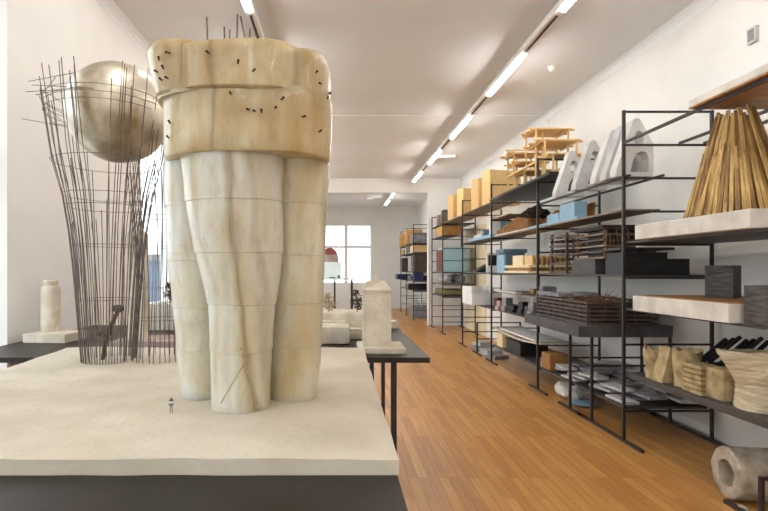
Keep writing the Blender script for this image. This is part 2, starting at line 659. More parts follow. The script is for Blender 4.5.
def window_y(n, x, a, b, za, zb, nv=1, hz=(0.62,), portal_on=True):
    """frame, mullion, transom and panes in an opening along y"""
    f = MB()
    t = 0.06
    f.box(x - .05, x + .05, a, a + t, za, zb).box(x - .05, x + .05, b - t, b, za, zb)
    f.box(x - .05, x + .05, a + t, b - t, za, za + t).box(x - .05, x + .05, a + t, b - t, zb - t, zb)
    for k in range(1, nv + 1):
        yc = a + (b - a) * k / (nv + 1)
        f.box(x - .04, x + .04, yc - .035, yc + .035, za + t, zb - t)
    for h in hz:
        zc = za + (zb - za) * h
        f.box(x - .038, x + .038, a + t, b - t, zc - .035, zc + .035)
    o = struct('window_%d' % n, f, 'white')
    struct('pane', MB().box(x - .004, x + .004, a + t / 2, b - t / 2, za + t / 2, zb - t / 2), 'glass', o)
    if portal_on:
        portal((x - 0.14, (a + b) / 2, (za + zb) / 2), (0, -PI / 2, 0), zb - za, b - a)


LW = [(-3.4, -1.6, 0.25, 3.6), (-0.6, 1.0, 0.25, 3.6), (1.75, 3.415, 0.25, 3.6), (5.75, 7.25, 1.05, 3.35), (8.4, 10.6, .8, 3.6), (11.2, 13.6, .8, 3.6)]  # farthest pair is out of sight, made larger to brighten the far end
wall_y('wall_left', XL - .3, XL, YB - .25, YE + .3, LW)
for i, (a, b, za, zb) in enumerate(LW):
    window_y(i + 1, XL - .2, a, b, za, zb, nv=0 if i == 3 else 1, hz=() if i == 3 else (0.62,))


def wall_x(name, y0, y1, x0, x1, opens):
    mb = MB()
    x = x0
    for (a, b, za, zb) in opens:
        mb.box(x, a, y0, y1, 0, ZC)
        mb.box(a, b, y0, y1, 0, za)
        mb.box(a, b, y0, y1, zb, ZC)
        x = b
    mb.box(x, x1, y0, y1, 0, ZC)
    return struct(name, mb, 'wall')


def window_x(n, y, a, b, za, zb, hz=(0.62,), rot=PI / 2):
    f = MB()
    t = 0.07
    f.box(a, a + t, y - .05, y + .05, za, zb).box(b - t, b, y - .05, y + .05, za, zb)
    f.box(a + t, b - t, y - .05, y + .05, za, za + t).box(a + t, b - t, y - .05, y + .05, zb - t, zb)
    xc = (a + b) / 2
    f.box(xc - .07, xc + .07, y - .04, y + .04, za + t, zb - t)
    for h in hz:
        zc = za + (zb - za) * h
        f.box(a + t, b - t, y - .038, y + .038, zc - .05, zc + .05)
    o = struct('window_%d' % n, f, 'white')
    struct('pane', MB().box(a + t / 2, b - t / 2, y - .004, y + .004, za + t / 2, zb - t / 2), 'glass', o)
    s = 1 if rot > 0 else -1
    portal((xc, y + .14 * (1 if s < 0 else -1), (za + zb) / 2), (s * PI / 2, 0, 0), b - a, zb - za)


# far room
wall_x('wall_far', FY, FY + .25, XL - .3, 3.6, [(-0.66, 1.40, .98, 3.38)])
window_x(8, FY + .12, -0.66, 1.40, .98, 3.38, rot=-PI / 2)
struct('wall_far_right', MB().box(3.25, 3.5, YE + .3, FY, 0, ZC), 'wall')
FILL_WINDOWS = [(14.8, 16.6, .6, 3.5), (17.2, 19.6, .6, 3.5)]  # unseen windows, added to bring more daylight into the far room
wall_y('wall_far_left', XL - .3, XL, YE + .3, FY, FILL_WINDOWS)
for i, (a, b, za, zb) in enumerate(FILL_WINDOWS):
    window_y(11 + i, XL - .2, a, b, za, zb)
# wall behind the viewer, with two tall windows
wall_x('wall_back', YB - .25, YB, XL - .3, XR + .25, [(-1.6, -0.2, 1.0, 3.2), (1.3, 2.7, 1.0, 3.2)])
window_x(9, YB - .12, -1.6, -0.2, 1.0, 3.2, rot=PI / 2)
window_x(10, YB - .12, 1.3, 2.7, 1.0, 3.2, rot=PI / 2)
# coves between walls and ceiling
cv = MB()
for x, s in ((XR, -1), (XL, 1)):
    p = [(x, ZC), (x, ZC - .09), (x + s * .02, ZC - .05), (x + s * .05, ZC - .02), (x + s * .09, ZC)]
    cv.prism(p, YB, YE)
struct('trim_1', cv, 'ceiling')
bb = MB().box(XR - .015, XR, 4.72, 11.9, 0, .09).box(XL, XL + .015, YB, YE, 0, .09)
struct('baseboard_right', bb, 'white')
struct('trim_2', MB().box(2.535, 2.55, YE - .02, YE, 0, 3.70).box(XL, 2.55, YE - .02, YE, 3.685, 3.70), 'white')
# cream double door in the shelf wall
d = MB()
d.box(XR - .03, XR + .01, 11.92, 13.68, 0, 2.62, .004)
dr = struct('door_1', d, 'creamdoor')
p = MB()
for y0 in (12.02, 12.86):
    for z0, z1 in ((.15, .95), (1.05, 2.5)):
        p.box(XR - .042, XR - .028, y0, y0 + .72, z0, z1, .006)
struct('door_panel', p, 'creamdoor', dr)
struct('door_handle', MB().bar((XR - .045, 12.78, 1.06), (XR - .09, 12.78, 1.06), .01).bar((XR - .09, 12.66, 1.06), (XR - .09, 12.79, 1.06), .01), 'steel', dr)

# outdoors
struct('ground', MB().box(-60, 60, -60, 90, -1.1, -1.0), 'ground')
b_ = thing('building', 'grey blue building seen through the window beyond the wire cages', 'building', (-15, 44, -1.0))
part('facade', MB().box(-5, 5, -3, 3, 0, 3.3), 'facade', b_)
for k in range(6):
    part('window', MB().box(-4.4 + k * 1.55, -3.6 + k * 1.55, -3.05, -3.0, 1.5, 2.7), 'bluegrey', b_)
part('roof', MB().prism([(-5.2, 3.3), (5.2, 3.3), (4.6, 3.8), (-4.6, 3.8)], -3.2, 3.2), 'slate', b_)

# ------------------------------------------------------------------ ceiling lights
LIT = [1.16 + 2.24 * k for k in range(-2, 6)]


def light_track(x, ya, yb, lits, label):
    t = thing('linear_ceiling_light', label, 'ceiling light', (x, 0, 3.90))
    h = MB()
    h.box(-.045, .045, ya, yb, .0, .06, .004)
    hs = part('housing', h, 'white', t)
    k = 0
    for y in lits:
        part('lamp_tube', MB().box(-.02, .02, y, y + 1.22, -.036, -.001, .01), 'tube', t)
        if y + 1.30 < yb:
            part('louvre', MB().box(-.012, .012, y + 1.34, min(y + 2.12, yb), -.008, -.001), 'darkwood', hs)
    y = ya + .3
    while y < yb:
        part('hanger', MB().bar((0, y, .07), (0, y, ZC - 3.90 + .02), .006, 6), 'white', t)
        y += 2.6
    return t


light_track(2.04, -4.2, 13.88, LIT, 'long suspended white light track with lit tubes above the shelf aisle')
light_track(-0.80, -4.2, 13.88, LIT, 'suspended white light track over the model tables, mostly hidden by the resin tower')
light_track(1.75, 15.2, 19.6, [15.4, 17.2], 'short lit light track in the far room beyond the opening')
t = thing('ceiling_lamp_arm', 'short white lit tube standing off sideways from the light track', 'ceiling light', (2.08, 10.75, 3.93))
part('arm', MB().box(0, .38, -.03, .03, -.03, .03, .01), 'white', t)
part('end_cap', MB().ico((.39, 0, 0), .045, 2), 'white', t, smooth=True)
t = thing('smoke_detector', 'small white smoke detector on the ceiling beside the light track', 'smoke detector', (2.7, 6.4, ZC))
part('base', MB().lathe([(.062, -.02), (.062, .005)]), 'white', t, smooth=True)
part('sensor_cap', MB().lathe([(.03, -.055), (.045, -.045), (.05, -.02)]), 'white', t, smooth=True)
solo('cable_conduit', MB().box(XL + .02, XR - .01, -.008, .008, -.014, 0).box(XR - .015, XR + .001, -.008, .008, -.75, 0), 'white',
     'thin white cable conduit crossing the ceiling and dropping down the shelf wall', 'conduit', (0, 8.39, ZC + .001))
t = thing('wall_socket', 'small grey box recessed high in the white wall panel', 'socket box', (XR - .045, 4.2, 3.4))
part('box', MB().box(-.03, .005, -.045, .045, 0, .13, .003), 'conc', t)
part('plate', MB().box(-.034, -.03, -.03, .03, .02, .11), 'slate', t)

# ------------------------------------------------------------------ shelf uprights
XF, XBK = 2.57, 3.36
RUNG = [.276 + .298 * i for i in range(10)]


def upright(y, label, top=9, xf=XF, xb=XBK, hooks=False):
    t = thing('shelf_upright', label, 'shelf upright', (xf, y, 0), 0, 'black steel shelf uprights')
    s = .012
    zt = RUNG[top] + .012
    for nm, x in (('front_post', 0), ('back_post', xb - xf)):
        part(nm, MB().box(x - s, x + s, -s, s, .024, zt), 'steel', t)
    for i in range(top + 1):
        part('rung', MB().box(s, xb - xf - s, -.009, .009, RUNG[i] - .009, RUNG[i] + .009), 'steel', t)
    for x in (0, xb - xf):
        part('foot_bar', MB().box(x - .013, x + .013, -.29, .29, 0, .024), 'steel', t)
    return t


UY = [2.625, 4.59, 6.557, 8.52, 10.48, 12.45, 13.85]
upright(UY[1], 'tall black steel ladder upright, nearest full-height one, beside the white gables')
upright(UY[2], 'tall black steel ladder upright passing the far end of the dark overhanging slab')
upright(UY[3], 'tall black steel ladder upright at the far end of the pine pavilion board')
upright(UY[4], 'tall black steel ladder upright among the upright pine blocks, before the white open box')
upright(UY[5], 'tall black steel ladder upright at the near edge of the blue-grey acrylic box')
upright(UY[6], 'tall black steel ladder upright standing against the white pier of the opening')
upright(UY[0], 'black steel ladder upright carrying the near end of the wooden ceiling-high slab')
upright(5.166, 'short black upright under the near end of the dark overhanging slab', top=2)
upright(5.645, 'short black upright under the middle of the dark overhanging slab', top=2)
upright(3.10, 'short black upright in front of the concrete pipe', top=0)
upright(9.395, 'short black upright below the white open box', top=1)

# ------------------------------------------------------------------ shelf boards
BT = .02


def board(y0, y1, lev, label, x0=XF + .016, x1=XBK - .016, m='board', th=BT):
    z = RUNG[lev] + .0095
    return solo('shelf_board', MB().box(x0, x1, y0, y1, 0, th, .002), m, label, 'shelf board', (0, 0, z))


def top(lev, th=BT):
    return RUNG[lev] + .0095 + th


board(2.63, 4.60, 5, 'dark board under the white slab that carries the cane bundle')
board(2.63, 4.60, 3, 'dark board under the thick white slab with the smoked blocks')
board(2.63, 4.55, 1, 'thick dark board carrying the row of clay vessels', m='board', th=.05)
for x, lab in ((2.60, 'front steel rail under the row of white gables'), (2.90, 'rear steel rail under the row of white gables')):
    solo('shelf_rail', MB().box(-.012, .012, 4.55, 6.60, 0, .02), 'steel', lab, 'shelf rail', (x, 0, RUNG[7] + .0095), group='steel rails under the white gables')
board(4.62, 6.54, 4, 'dark board under the black stepped model and grey base block')
board(4.62, 6.54, 0, 'low dark board under the scattered grey plates')
board(4.64, 8.50, 6, 'long narrow board with the moss hill and the pale blue blocks', x1=2.93, m='greywood')
board(7.75, 8.535, 7, 'thin grey board with a cream strip above the far end of the moss hill', x1=2.86, m='greywood')
board(6.58, 8.50, 4, 'dark board under the cream house model and blue-grey house')
board(6.58, 8.50, 3, 'thin pale board carrying the small brown block', m='greywood', th=.015)
board(6.58, 8.50, 2, 'dark board with the cluster of small black and grey models')
board(6.58, 8.50, 0, 'low dark board with the black box under the white plate')
board(8.54, 10.46, 8, 'narrow top board under the two nearest pine blocks', x1=3.0, m='greywood')
board(8.54, 10.46, 6, 'narrow dark board with the white and blue tower model', x1=2.95)
board(8.54, 10.46, 4, 'dark board with the black wedge and white screen')
board(8.54, 10.46, 2, 'dark board under the white open box model')
board(10.50, 12.43, 8, 'narrow top board under the two farthest pine blocks', x1=3.0, m='greywood')
board(12.47, 13.83, 7, 'narrow board carrying the ochre felt block near the pier', x1=2.95)
board(12.47, 13.83, 4, 'board under the blue-grey acrylic box')
board(12.47, 13.83, 3, 'board under the grey rubble model by the pier', m='greywood')
board(12.47, 13.83, 2, 'board under the olive turf slab near the pier')

# bay nearest the viewer ------------------------------------------
for x, lab in ((XF, 'front steel rail under the ceiling-high wooden slab'), (3.08, 'middle steel rail under the ceiling-high wooden slab'), (3.30, 'rear steel rail near the wall under the ceiling-high wooden slab')):
    solo('shelf_rail', MB().box(-.012, .012, 2.63, 4.60, 0, .02), 'steel', lab, 'shelf rail', (x, 0, RUNG[8] + .0095), group='steel rails on the nearest bay')
t = thing('wood_slab', 'large white-edged plywood slab laid across the top of the nearest shelf bay', 'slab', (2.52, 2.0, RUNG[8] + .0300))
part('plywood', MB().box(0, .82, .3, 1.67, 0, .012), 'oak', t)
part('plaster_layer', MB().box(0, .82, .3, 1.67, .012, .062, .004), 'plasterw', t)

z = top(5)
t = thing('cane_bundle_model', 'pointed bundle of upright split canes on a white slab under the ceiling-high board', 'architectural model', (2.5, 3.1, z))
part('base_slab', MB().box(0, .78, 0, 1.20, 0, .118, .006).noise(.003, 9), 'plasterw', t)
rnd = random.Random(3)
stick_meshes = []
for k in range(6):
    L = .62 + .02 * k
    me = MB().box(-.0095 - .001 * (k % 3), .0095 + .001 * (k % 3), -.007, .007, 0, L, .003).mesh('stick')
    me.materials.append(M['cane' if k % 3 else 'caned'])
    stick_meshes.append(me)
cx, cy = .31, .48
part('inner_core', MB().loft([(cx, cy, .118, .27, .29), (cx - .03, cy, .74, .07, .08)], 20), 'caned', t)
for k in range(92):
    a = 2 * PI * k / 62 + rnd.random() * .05
    if k < 62:
        rb, rt, h = .285 + rnd.random() * .03, .080 + rnd.random() * .03, .66 + rnd.random() * .09
    else:
        a = 2 * PI * k / 30
        rb, rt, h = .275 + rnd.random() * .03, .17, .40 + rnd.random() * .1
    p0 = Vector((cx + rb * math.cos(a), cy + rb * 1.1 * math.sin(a), .118))
    p1 = Vector((cx - .03 + rt * math.cos(a + .1), cy + rt * math.sin(a + .1), .118 + h))
    o = bpy.data.objects.new('stick', stick_meshes[k % 6])
    COL.objects.link(o)
    o.parent = t
    o.location = p0
    o.rotation_euler = (p1 - p0).to_track_quat('Z', 'Y').to_euler()
    o.scale = (1, 1, (p1 - p0).length / (.62 + .02 * (k % 6)))

z = top(3)
t = thing('plaster_slab', 'thick white slab with brown top under the smoked wooden blocks', 'slab', (2.5, 3.27, z))
part('slab_body', MB().box(0, .8, 0, 1.06, 0, .125, .005).noise(.003, 8), 'plasterw', t)
part('brown_cover', MB().box(.005, .795, .005, 1.05, .1235, .13), 'oak', t)
solo('smoked_block', MB().box(-.09, .09, -.09, .09, 0, .245, .004), 'smoked', 'dark smoked wooden block standing on the brown-topped white slab', 'block', (2.94, 3.9, z + .130), PI / 4 - .15)
solo('smoked_block', MB().box(-.085, .085, -.085, .085, 0, .245, .004), 'smoked', 'dark smoked block standing on the shelf board past the end of the white slab', 'block', (2.655, 3.15, z), .05)

# clay vessels ------------------------------------------------------
zv = top(1, .05)


def vessel(r0, r1, h, seed, ragged=.02, flat=1.0, n=40):
    mb = MB()
    prof = []
    for i in range(9):
        f = i / 8
        prof.append((r0 + (r1 - r0) * f + .006 * math.sin(f * 9 + seed), h * f))
    inner = [(r - .012, zz) for r, zz in reversed(prof[1:])] + [(r0 - .012, .015)]
    mb.lathe(prof + inner, n)
    bm = mb.bm
    for v in bm.verts:
        a = math.atan2(v.co.y, v.co.x)
        if v.co.z > h * .9:
            v.co.z += ragged * noise.noise(Vector((math.cos(a) * 3, math.sin(a) * 3, seed)))
        k = 1 + .12 * noise.noise(Vector((math.cos(a) * 1.4, math.sin(a) * 1.4, v.co.z * 6 + seed)))
        v.co.x *= k
        v.co.y *= k * flat
    return mb


solo('clay_vessel', vessel(.075, .095, .25, 1.2, .05), 'paperbag', 'small crumpled beige clay vessel with ragged rim, farthest in the row', 'vessel', (2.69, 4.32, zv), smooth=True)
solo('clay_vessel', vessel(.085, .105, .28, 2.6, .03), 'paperbag', 'large smooth beige clay vessel beside the thin wedge', 'vessel', (2.735, 4.00, zv), smooth=True)
wd = MB().prism([(-.06, 0), (.06, 0), (.035, .28), (.005, .285)], -.07, .07)
solo('clay_wedge', wd.noise(.004, 12), 'paperbag', 'thin pointed beige clay wedge between two beige vessels', 'clay piece', (2.665, 4.17, zv))
t = thing('layered_clay_stack', 'beige stack of separate clay layers before the black sticks', 'clay model', (2.69, 3.78, zv))
for k in range(6):
    part('layer', MB().box(-.075, .085, -.10, .10, .037 * k, .037 * k + .026, .006), 'paperbag', t)
    if k < 5:
        part('spacer', MB().box(-.065, .075, -.09, .09, .037 * k + .026, .037 * k + .037), 'caned', t)
solo('clay_block', MB().box(-.06, .09, -.09, .09, 0, .215, .012).noise(.004, 10), 'paperbag', 'plain upright beige clay block beside the layered stack', 'clay piece', (2.71, 3.60, zv), 0, smooth=True)
# sack with a spout
mb = MB()
prof, h = [], .37
for i in range(19):
    f = i / 18
    prof.append((.152 - .012 * math.sin(PI * f) + .004 * (i % 2), h * f))
mb.lathe(prof + [(r - .015, zz) for r, zz in reversed(prof[1:])] + [(.13, .02)], 56)
for v in mb.bm.verts:
    a = math.atan2(v.co.y, v.co.x)
    f = max(0, (v.co.z / h - .35) / .65)
    s = max(0, math.cos(a - PI * .98)) ** 14
    v.co.x -= s * f * .15
    v.co.z += s * f * .015 + (.02 * noise.noise(v.co * 14) if v.co.z > h * .9 else 0)
    n_ = noise.noise(Vector((v.co.x * 4, v.co.y * 4, v.co.z * 14)))
    v.co.x += .012 * n_
    v.co.y += .012 * n_
solo('ribbed_jug', mb, 'sack', 'big white ribbed jug with a pointed spout on the clay shelf', 'vessel', (2.785, 3.35, zv), smooth=True)
solo('clay_lump', MB().ico((0, 0, .05), .06, 3, (1, 1, .8)).noise(.02, 14), 'paperbag', 'low beige clay lump in front of the ribbed jug', 'clay piece', (2.66, 3.07, zv - .002), smooth=True)
rnd = random.Random(11)
zz = zv + .215
for k in range(7):
    L = .30
    o = solo('black_stick', MB().box(-L / 2, L / 2, -.012, .012, -.012, .012, .003), 'black', 'thin square black stick leaning in the pile behind the layered clay stack', 'stick',
             (2.87 + .03 * k, 3.93 - .03 * k, zz + .065 + .012 * (k % 3)), group='black sticks behind the clay stack')
    o.rotation_euler = (0, -.72 + rnd.uniform(-.06, .06), -.1 + rnd.uniform(-.1, .1))
solo('black_trestle', MB().box(-.13, .16, -.12, .12, 0, .19, .01), 'black', 'low black block behind the layered clay stack holding the black sticks', 'block', (2.97, 3.88, zv))

# concrete pipe on the floor
mb = MB()
ro, ri, Lp = .17, .08, .68
mb.loft([(0, 0, 0, ro - .01, ro - .01), (0, 0, .01, ro, ro), (0, 0, Lp * .5, ro + .003, ro + .003), (0, 0, Lp, ro, ro), (0, 0, Lp, ri, ri), (0, 0, Lp * .5, ri, ri), (0, 0, 0, ri + .01, ri + .01), (0, 0, 0, ro - .01, ro - .01)], 56, False, False)
bmesh.ops.remove_doubles(mb.bm, verts=mb.bm.verts[:], dist=1e-4)
for v in mb.bm.verts:
    v.co = Vector((v.co.z, v.co.x, v.co.y + ro))
    v.co.x += .012 * noise.noise(v.co * 14) if v.co.x < .05 else 0
mb.noise(.006, 10)
solo('concrete_pipe', mb, 'pipe', 'hollow rough concrete pipe lying on the floor under the clay shelf', 'pipe', (2.62, 3.45, .004), -.13, smooth=True)
for k, (x, y) in enumerate(((2.64, 3.2), (2.72, 3.17), (2.60, 3.28))):
    solo('concrete_crumb', MB().ico((0, 0, .015), .024, 2, (1.2, 1, .7)).noise(.01, 30, k), 'pipe', 'small concrete crumb on the floor at the mouth of the pipe', 'rubble', (x, y, -.001), k, group='crumbs by the concrete pipe')

# ------------------------------------------------------------------ second bay
z = top(7)


def gable_mesh():
    cu = bpy.data.curves.new('gable_outline', 'CURVE')
    cu.dimensions = '2D'
    cu.fill_mode = 'BOTH'
    cu.extrude = .055
    cu.bevel_depth = .0

    def poly(pts):
        s = cu.splines.new('POLY')
        s.points.add(len(pts) - 1)
        for p_, (x, y) in zip(s.points, pts):
            p_.co = (x, y, 0, 1)
        s.use_cyclic_u = True
    poly([(0, 0), (.335, 0), (.335, .29), (.315, .33), (.215, .515), (.195, .525), (.165, .52), (.15, .50), (0, .06)])
    poly([(.205 + .048 * math.cos(a), .335 + .075 * math.sin(a)) for a in [2 * PI * k / 20 for k in range(20)]][::-1])
    poly([(.125, .035), (.29, .035), (.295, .16), (.27, .215), (.23, .225), (.185, .205), (.15, .14)][::-1])
    o = bpy.data.objects.new('tmp', cu)
    COL.objects.link(o)
    dg = bpy.context.evaluated_depsgraph_get()
    me = bpy.data.meshes.new_from_object(o.evaluated_get(dg))
    bpy.data.objects.remove(o)
    me.transform(Matrix.Rotation(PI / 2, 4, 'X'))
    me.name = 'plaster_gable'
    me.materials.clear()
    return me


gm = gable_mesh()
for p_ in gm.polygons:
    p_.use_smooth = False
gm.materials.append(M['concw'])
gm_shaded = gm.copy()
gm_shaded.materials.clear()
gm_shaded.materials.append(M['conc'])  # greyer copy for alternate gables, shade of their fronts put into the colour
GP = [(5.96, 0, 'white plaster gable with arched holes, farthest from the near ladder upright'),
      (5.48, 1, 'second plaster gable from the far end of its row'),
      (5.07, 0, 'middle plaster gable of the five on the rails'),
      (4.87, 1, 'plaster gable directly behind the nearest one'),
      (4.69, 0, 'nearest plaster gable, its arched holes in full view beside the near ladder upright')]
for y, g, lab in GP:
    tag(link('plaster_gable', gm_shaded if g else gm, None, None, (2.53, y, z)), lab, 'plaster piece', 'gables on the top shelf')

z = top(6)
t = thing('blue_block_model', 'pale blue model of two foam boxes on a tray by the tall upright', 'architectural model', (2.60, 6.0, z))
part('tray', MB().box(0, .16, -.45, .95, 0, .03, .003), 'blue', t)
part('foam_box', MB().box(.0, .13, .02, .34, .03, .12, .004), 'blue', t)
part('foam_box', MB().box(.0, .14, -.39, -.02, .03, .20, .004), 'blue', t)

# crib tower, layered tower, grey base block, black stepped model
z = top(4)
t = thing('stick_crib_tower', 'tall crib tower of stacked dark sticks at the far end of the bay', 'architectural model', (2.58, 5.78, z))
for k in range(9):
    zz = .052 * k
    for j in range(4):
        if k % 2:
            part('slat', MB().box(0, .30, .13 * j, .13 * j + .03, zz, zz + .024), 'darkwood', t)
        else:
            part('slat', MB().box(.09 * j, .09 * j + .03, -.02, .44, zz, zz + .024), 'greywood' if j == 1 else 'darkwood', t)
    for px in (.01, .27):
        for py in (0, .40):
            part('spacer', MB().box(px, px + .022, py, py + .022, zz + .024, zz + .052), 'darkwood', t)
solo('grey_base_block', MB().box(0, .36, 0, .52, 0, .155, .006), 'slabdark', 'plain grey block carrying the layered tower, beside the crib tower', 'block', (2.61, 5.18, z))
t = thing('layered_tower', 'tower of thin pale floors and dark gaps on the grey block', 'architectural model', (2.60, 5.00, z + .155))
for k in range(6):
    zz = .058 * k
    part('floor_plate', MB().box(0, .52, .0, .62, zz, zz + .018), 'darkwood' if k % 2 else 'greywood', t)
    if k < 5:
        part('core', MB().box(.1, .42, .12, .5, zz + .018, zz + .058), 'black', t)
    if k < 5:
        for px, py in ((.02, .02), (.25, .01), (.48, .02), (.02, .58), (.48, .58)):
            part('prop', MB().box(px, px + .016, py, py + .016, zz + .018, zz + .058), 'twig', t)
part('roof_plate', MB().box(-.03, .62, -.03, .66, .308, .326), 'black', t)
for k in range(5):
    part('twig', MB().bar((.0 + .05 * k, -.03, 0), (.03 + .03 * k, -.015, .29 - .04 * (k % 3)), .005, 6), 'twig', t)
t = thing('black_stepped_model', 'black stepped card model beside the near upright', 'architectural model', (2.61, 4.66, z))
part('base_tier', MB().box(0, .60, 0, .32, 0, .145, .003), 'black', t)
part('middle_tier', MB().box(0, .40, 0, .30, .145, .205, .003), 'black', t)
part('roof_plate', MB().box(-.02, .48, .02, .30, .225, .250, .002), 'black', t)
part('post', MB().box(.16, .2, .05, .25, .205, .225), 'black', t)
solo('long_grey_strip', MB().box(0, .5, 0, .03, 0, .02), 'plasterw', 'thin white strip resting on the black stepped model', 'strip', (2.75, 4.68, z + .250))

# dark overhanging slab on short uprights
zs = RUNG[2] + .0125
solo('dark_slab', MB().box(2.35, 3.27, 4.98, 6.42, 0, .11, .006), 'slabdark', 'thick dark grey slab overhanging the aisle under the slatted basket model', 'slab', (0, 0, zs))
zs += .11
t = thing('slatted_basket_model', 'wide dark slatted basket model filled with dry twigs on the dark slab', 'architectural model', (2.47, 5.08, zs))
for k in range(6):
    zz = .042 * k
    c = 'darkwood'
    part('slat', MB().box(0, .014, 0, 1.22, zz, zz + .022), c, t)
    part('slat', MB().box(.70, .714, 0, 1.22, zz, zz + .022), c, t)
    part('slat', MB().box(0, .714, -.014, 0, zz, zz + .022), c, t)
    part('slat', MB().box(0, .714, 1.22, 1.234, zz, zz + .022), c, t)
for k in range(9):
    y = .02 + 1.18 * k / 8
    part('stake', MB().box(.014, .03, y - .01, y + .01, 0, .231), 'darkwood', t)
for k in range(5):
    x = .04 + .6 * k / 4
    part('stake', MB().box(x - .01, x + .01, 0, .014, 0, .231), 'darkwood', t)
part('filling', MB().box(.05, .66, .05, 1.18, 0, .19), 'black', t)
rnd = random.Random(5)
mb = MB()
for k in range(150):
    p0 = Vector((rnd.uniform(.1, .6), rnd.uniform(.08, .85), rnd.uniform(.19, .23)))
    d_ = Vector((rnd.gauss(0, 1), rnd.gauss(0, 1), rnd.gauss(0, .35))).normalized() * rnd.uniform(.06, .14)
    mb.bar(p0, p0 + d_ + Vector((0, 0, .03)), .004, 5, .002)
tw = part('twigs', mb, 'twig', t)
tw['kind'] = 'stuff'
z = zs + .236
solo('grey_ingot', MB().box(0, .16, 0, .62, 0, .045, .004), 'slate', 'long grey bar lying across the far end of the basket model', 'block', (2.53, 5.85, z))
solo('grey_ingot', MB().box(0, .3, 0, .34, 0, .045, .004), 'conc', 'short pale grey bar lying across the far end of the basket model', 'block', (2.74, 5.95, z))

# scattered grey plates low down
z = top(0)
rnd = random.Random(21)
pm = []
for k in range(4):
    mb = MB().box(-.07 - .02 * k, .07 + .02 * k, -.155, .155, 0, .026, .005)
    me = mb.mesh('grey_plate')
    me.materials.append(M['slate' if k % 3 else 'conc'])
    pm.append(me)
lay = 0
for k in range(32):
    x = 2.72 + .18 * (k % 4) + rnd.uniform(-.04, .04)
    y = 4.82 + (k // 4) * .205 + rnd.uniform(-.05, .05)
    o = link('grey_plate', pm[k % 4], None, None, (x, y, z + .027 * ((k * 7) % 5)), rnd.uniform(-.2, .2))
    tag(o, 'flat grey plate in the jumble on the low shelf under the dark slab', 'plate', 'grey plates on the low shelf')
solo('white_plaster_heap', MB().ico((0, 0, .07), .19, 4, (1, 1.2, .55)).noise(.05, 9).noise(.02, 24), 'plasterw', 'rough white plaster heap on the floor at the tall upright', 'plaster', (2.86, 6.2, .02), smooth=True)
solo('pale_blue_plate', MB().lathe([(.02, 0), (.13, .012), (.15, .03), (.14, .032), (.02, .02)], 32), 'blue', 'pale blue dish on the floor in front of the white plaster heap', 'dish', (2.80, 5.84, 0), smooth=True)

# ------------------------------------------------------------------ third bay
z = top(8) - BT
solo('roof_board', MB().box(2.50, 3.32, 6.03, 8.40, 0, .03, .003), 'black', 'dark thick board carrying the pine pavilion model across two bays', 'shelf board', (0, 0, z))
z += .03
t = thing('pine_pavilion_model', 'tiered pavilion model of thin pine beams and slatted roofs on the dark board', 'architectural model', (2.5, 6.35, z))


def deck(x0, x1, y0, y1, zz, n=10):
    mb = MB()
    for k in range(n):
        y = y0 + (y1 - y0) * (k + .5) / n
        w_ = (y1 - y0) / n * .42
        mb.box(x0 - (.05 if k % 3 == 0 else 0), x1 + (.06 if k % 4 == 1 else 0), y - w_, y + w_, zz, zz + .02)
    mb.box(x0 + .03, x0 + .05, y0, y1, zz - .02, zz).box(x1 - .05, x1 - .03, y0, y1, zz - .02, zz)
    part('slatted_deck', mb, 'pinex', t)


deck(.12, .64, .48, .92, .72, 9)
deck(.12, .66, .28, .80, .52, 8)
deck(-.02, .42, .95, 1.30, .50, 4)
deck(.02, .46, .85, 1.25, .36, 6)
deck(.04, .5, .65, 1.1, .20, 6)
deck(.2, .62, .1, .5, .30, 5)
for (x, y, h) in ((.17, .52, .72), (.60, .52, .72), (.17, .88, .72), (.60, .88, .72), (.2, .3, .52), (.62, .32, .52), (.04, 1.0, .55), (.38, 1.0, .55), (.04, 1.26, .5), (.38, 1.26, .5), (.08, .7, .22), (.46, .7, .22), (.24, .14, .3), (.58, .14, .3), (.3, .62, .74), (.12, 1.12, .52)):
    part('post', MB().box(x - .011, x + .011, y - .011, y + .011, 0, h), 'pine', t)
for (a, b) in (((0, 1.22, .20), (0, .08, .20)), ((.52, 1.2, .22), (.56, .1, .22)), ((-.04, 1.2, .38), (.5, 1.2, .38)), ((-.1, .93, .54), (.62, .93, .54))):
    part('beam', MB().bar(a, b, .014, 4), 'pinex', t)

z = top(7)
solo('thin_trim_strip', MB().box(0, .05, 0, .65, 0, .02), 'cream', 'thin cream strip lying on the grey board above the moss hill', 'strip', (2.62, 7.8, z))
z = top(6)
t = thing('moss_hill_model', 'terrain model with an amber slope and dark moss hills', 'architectural model', (2.62, 6.02, z))
part('tray', MB().box(.16, .44, 0, .98, 0, .02).box(-.02, .44, .98, 2.42, 0, .02), 'plasterw', t)
mb = MB().box(0, .40, 1.0, 2.38, .02, .12)
mb.subdiv(9)
for v in mb.bm.verts:
    if v.co.z > .1:
        f = 1 - abs(v.co.y - 1.45) / 1.1
        v.co.z = .04 + .18 * max(0, f) + .05 * noise.noise(v.co * 9)
part('slope', mb, 'amber', t, smooth=True)
part('moss_mound', MB().ico((.2, 1.3, .22), .13, 4, (1.1, 2.4, .95)).noise(.05, 14).noise(.03, 40), 'moss', t)
mb = MB().box(.17, .43, .03, .99, .02, .1)
mb.subdiv(9)
for v in mb.bm.verts:
    if v.co.z > .09:
        v.co.z = .10 + .14 * (1 - v.co.y) + .07 * noise.noise(v.co * 8)
part('moss_ridge', mb.noise(.02, 30), 'amber', t, smooth=True)

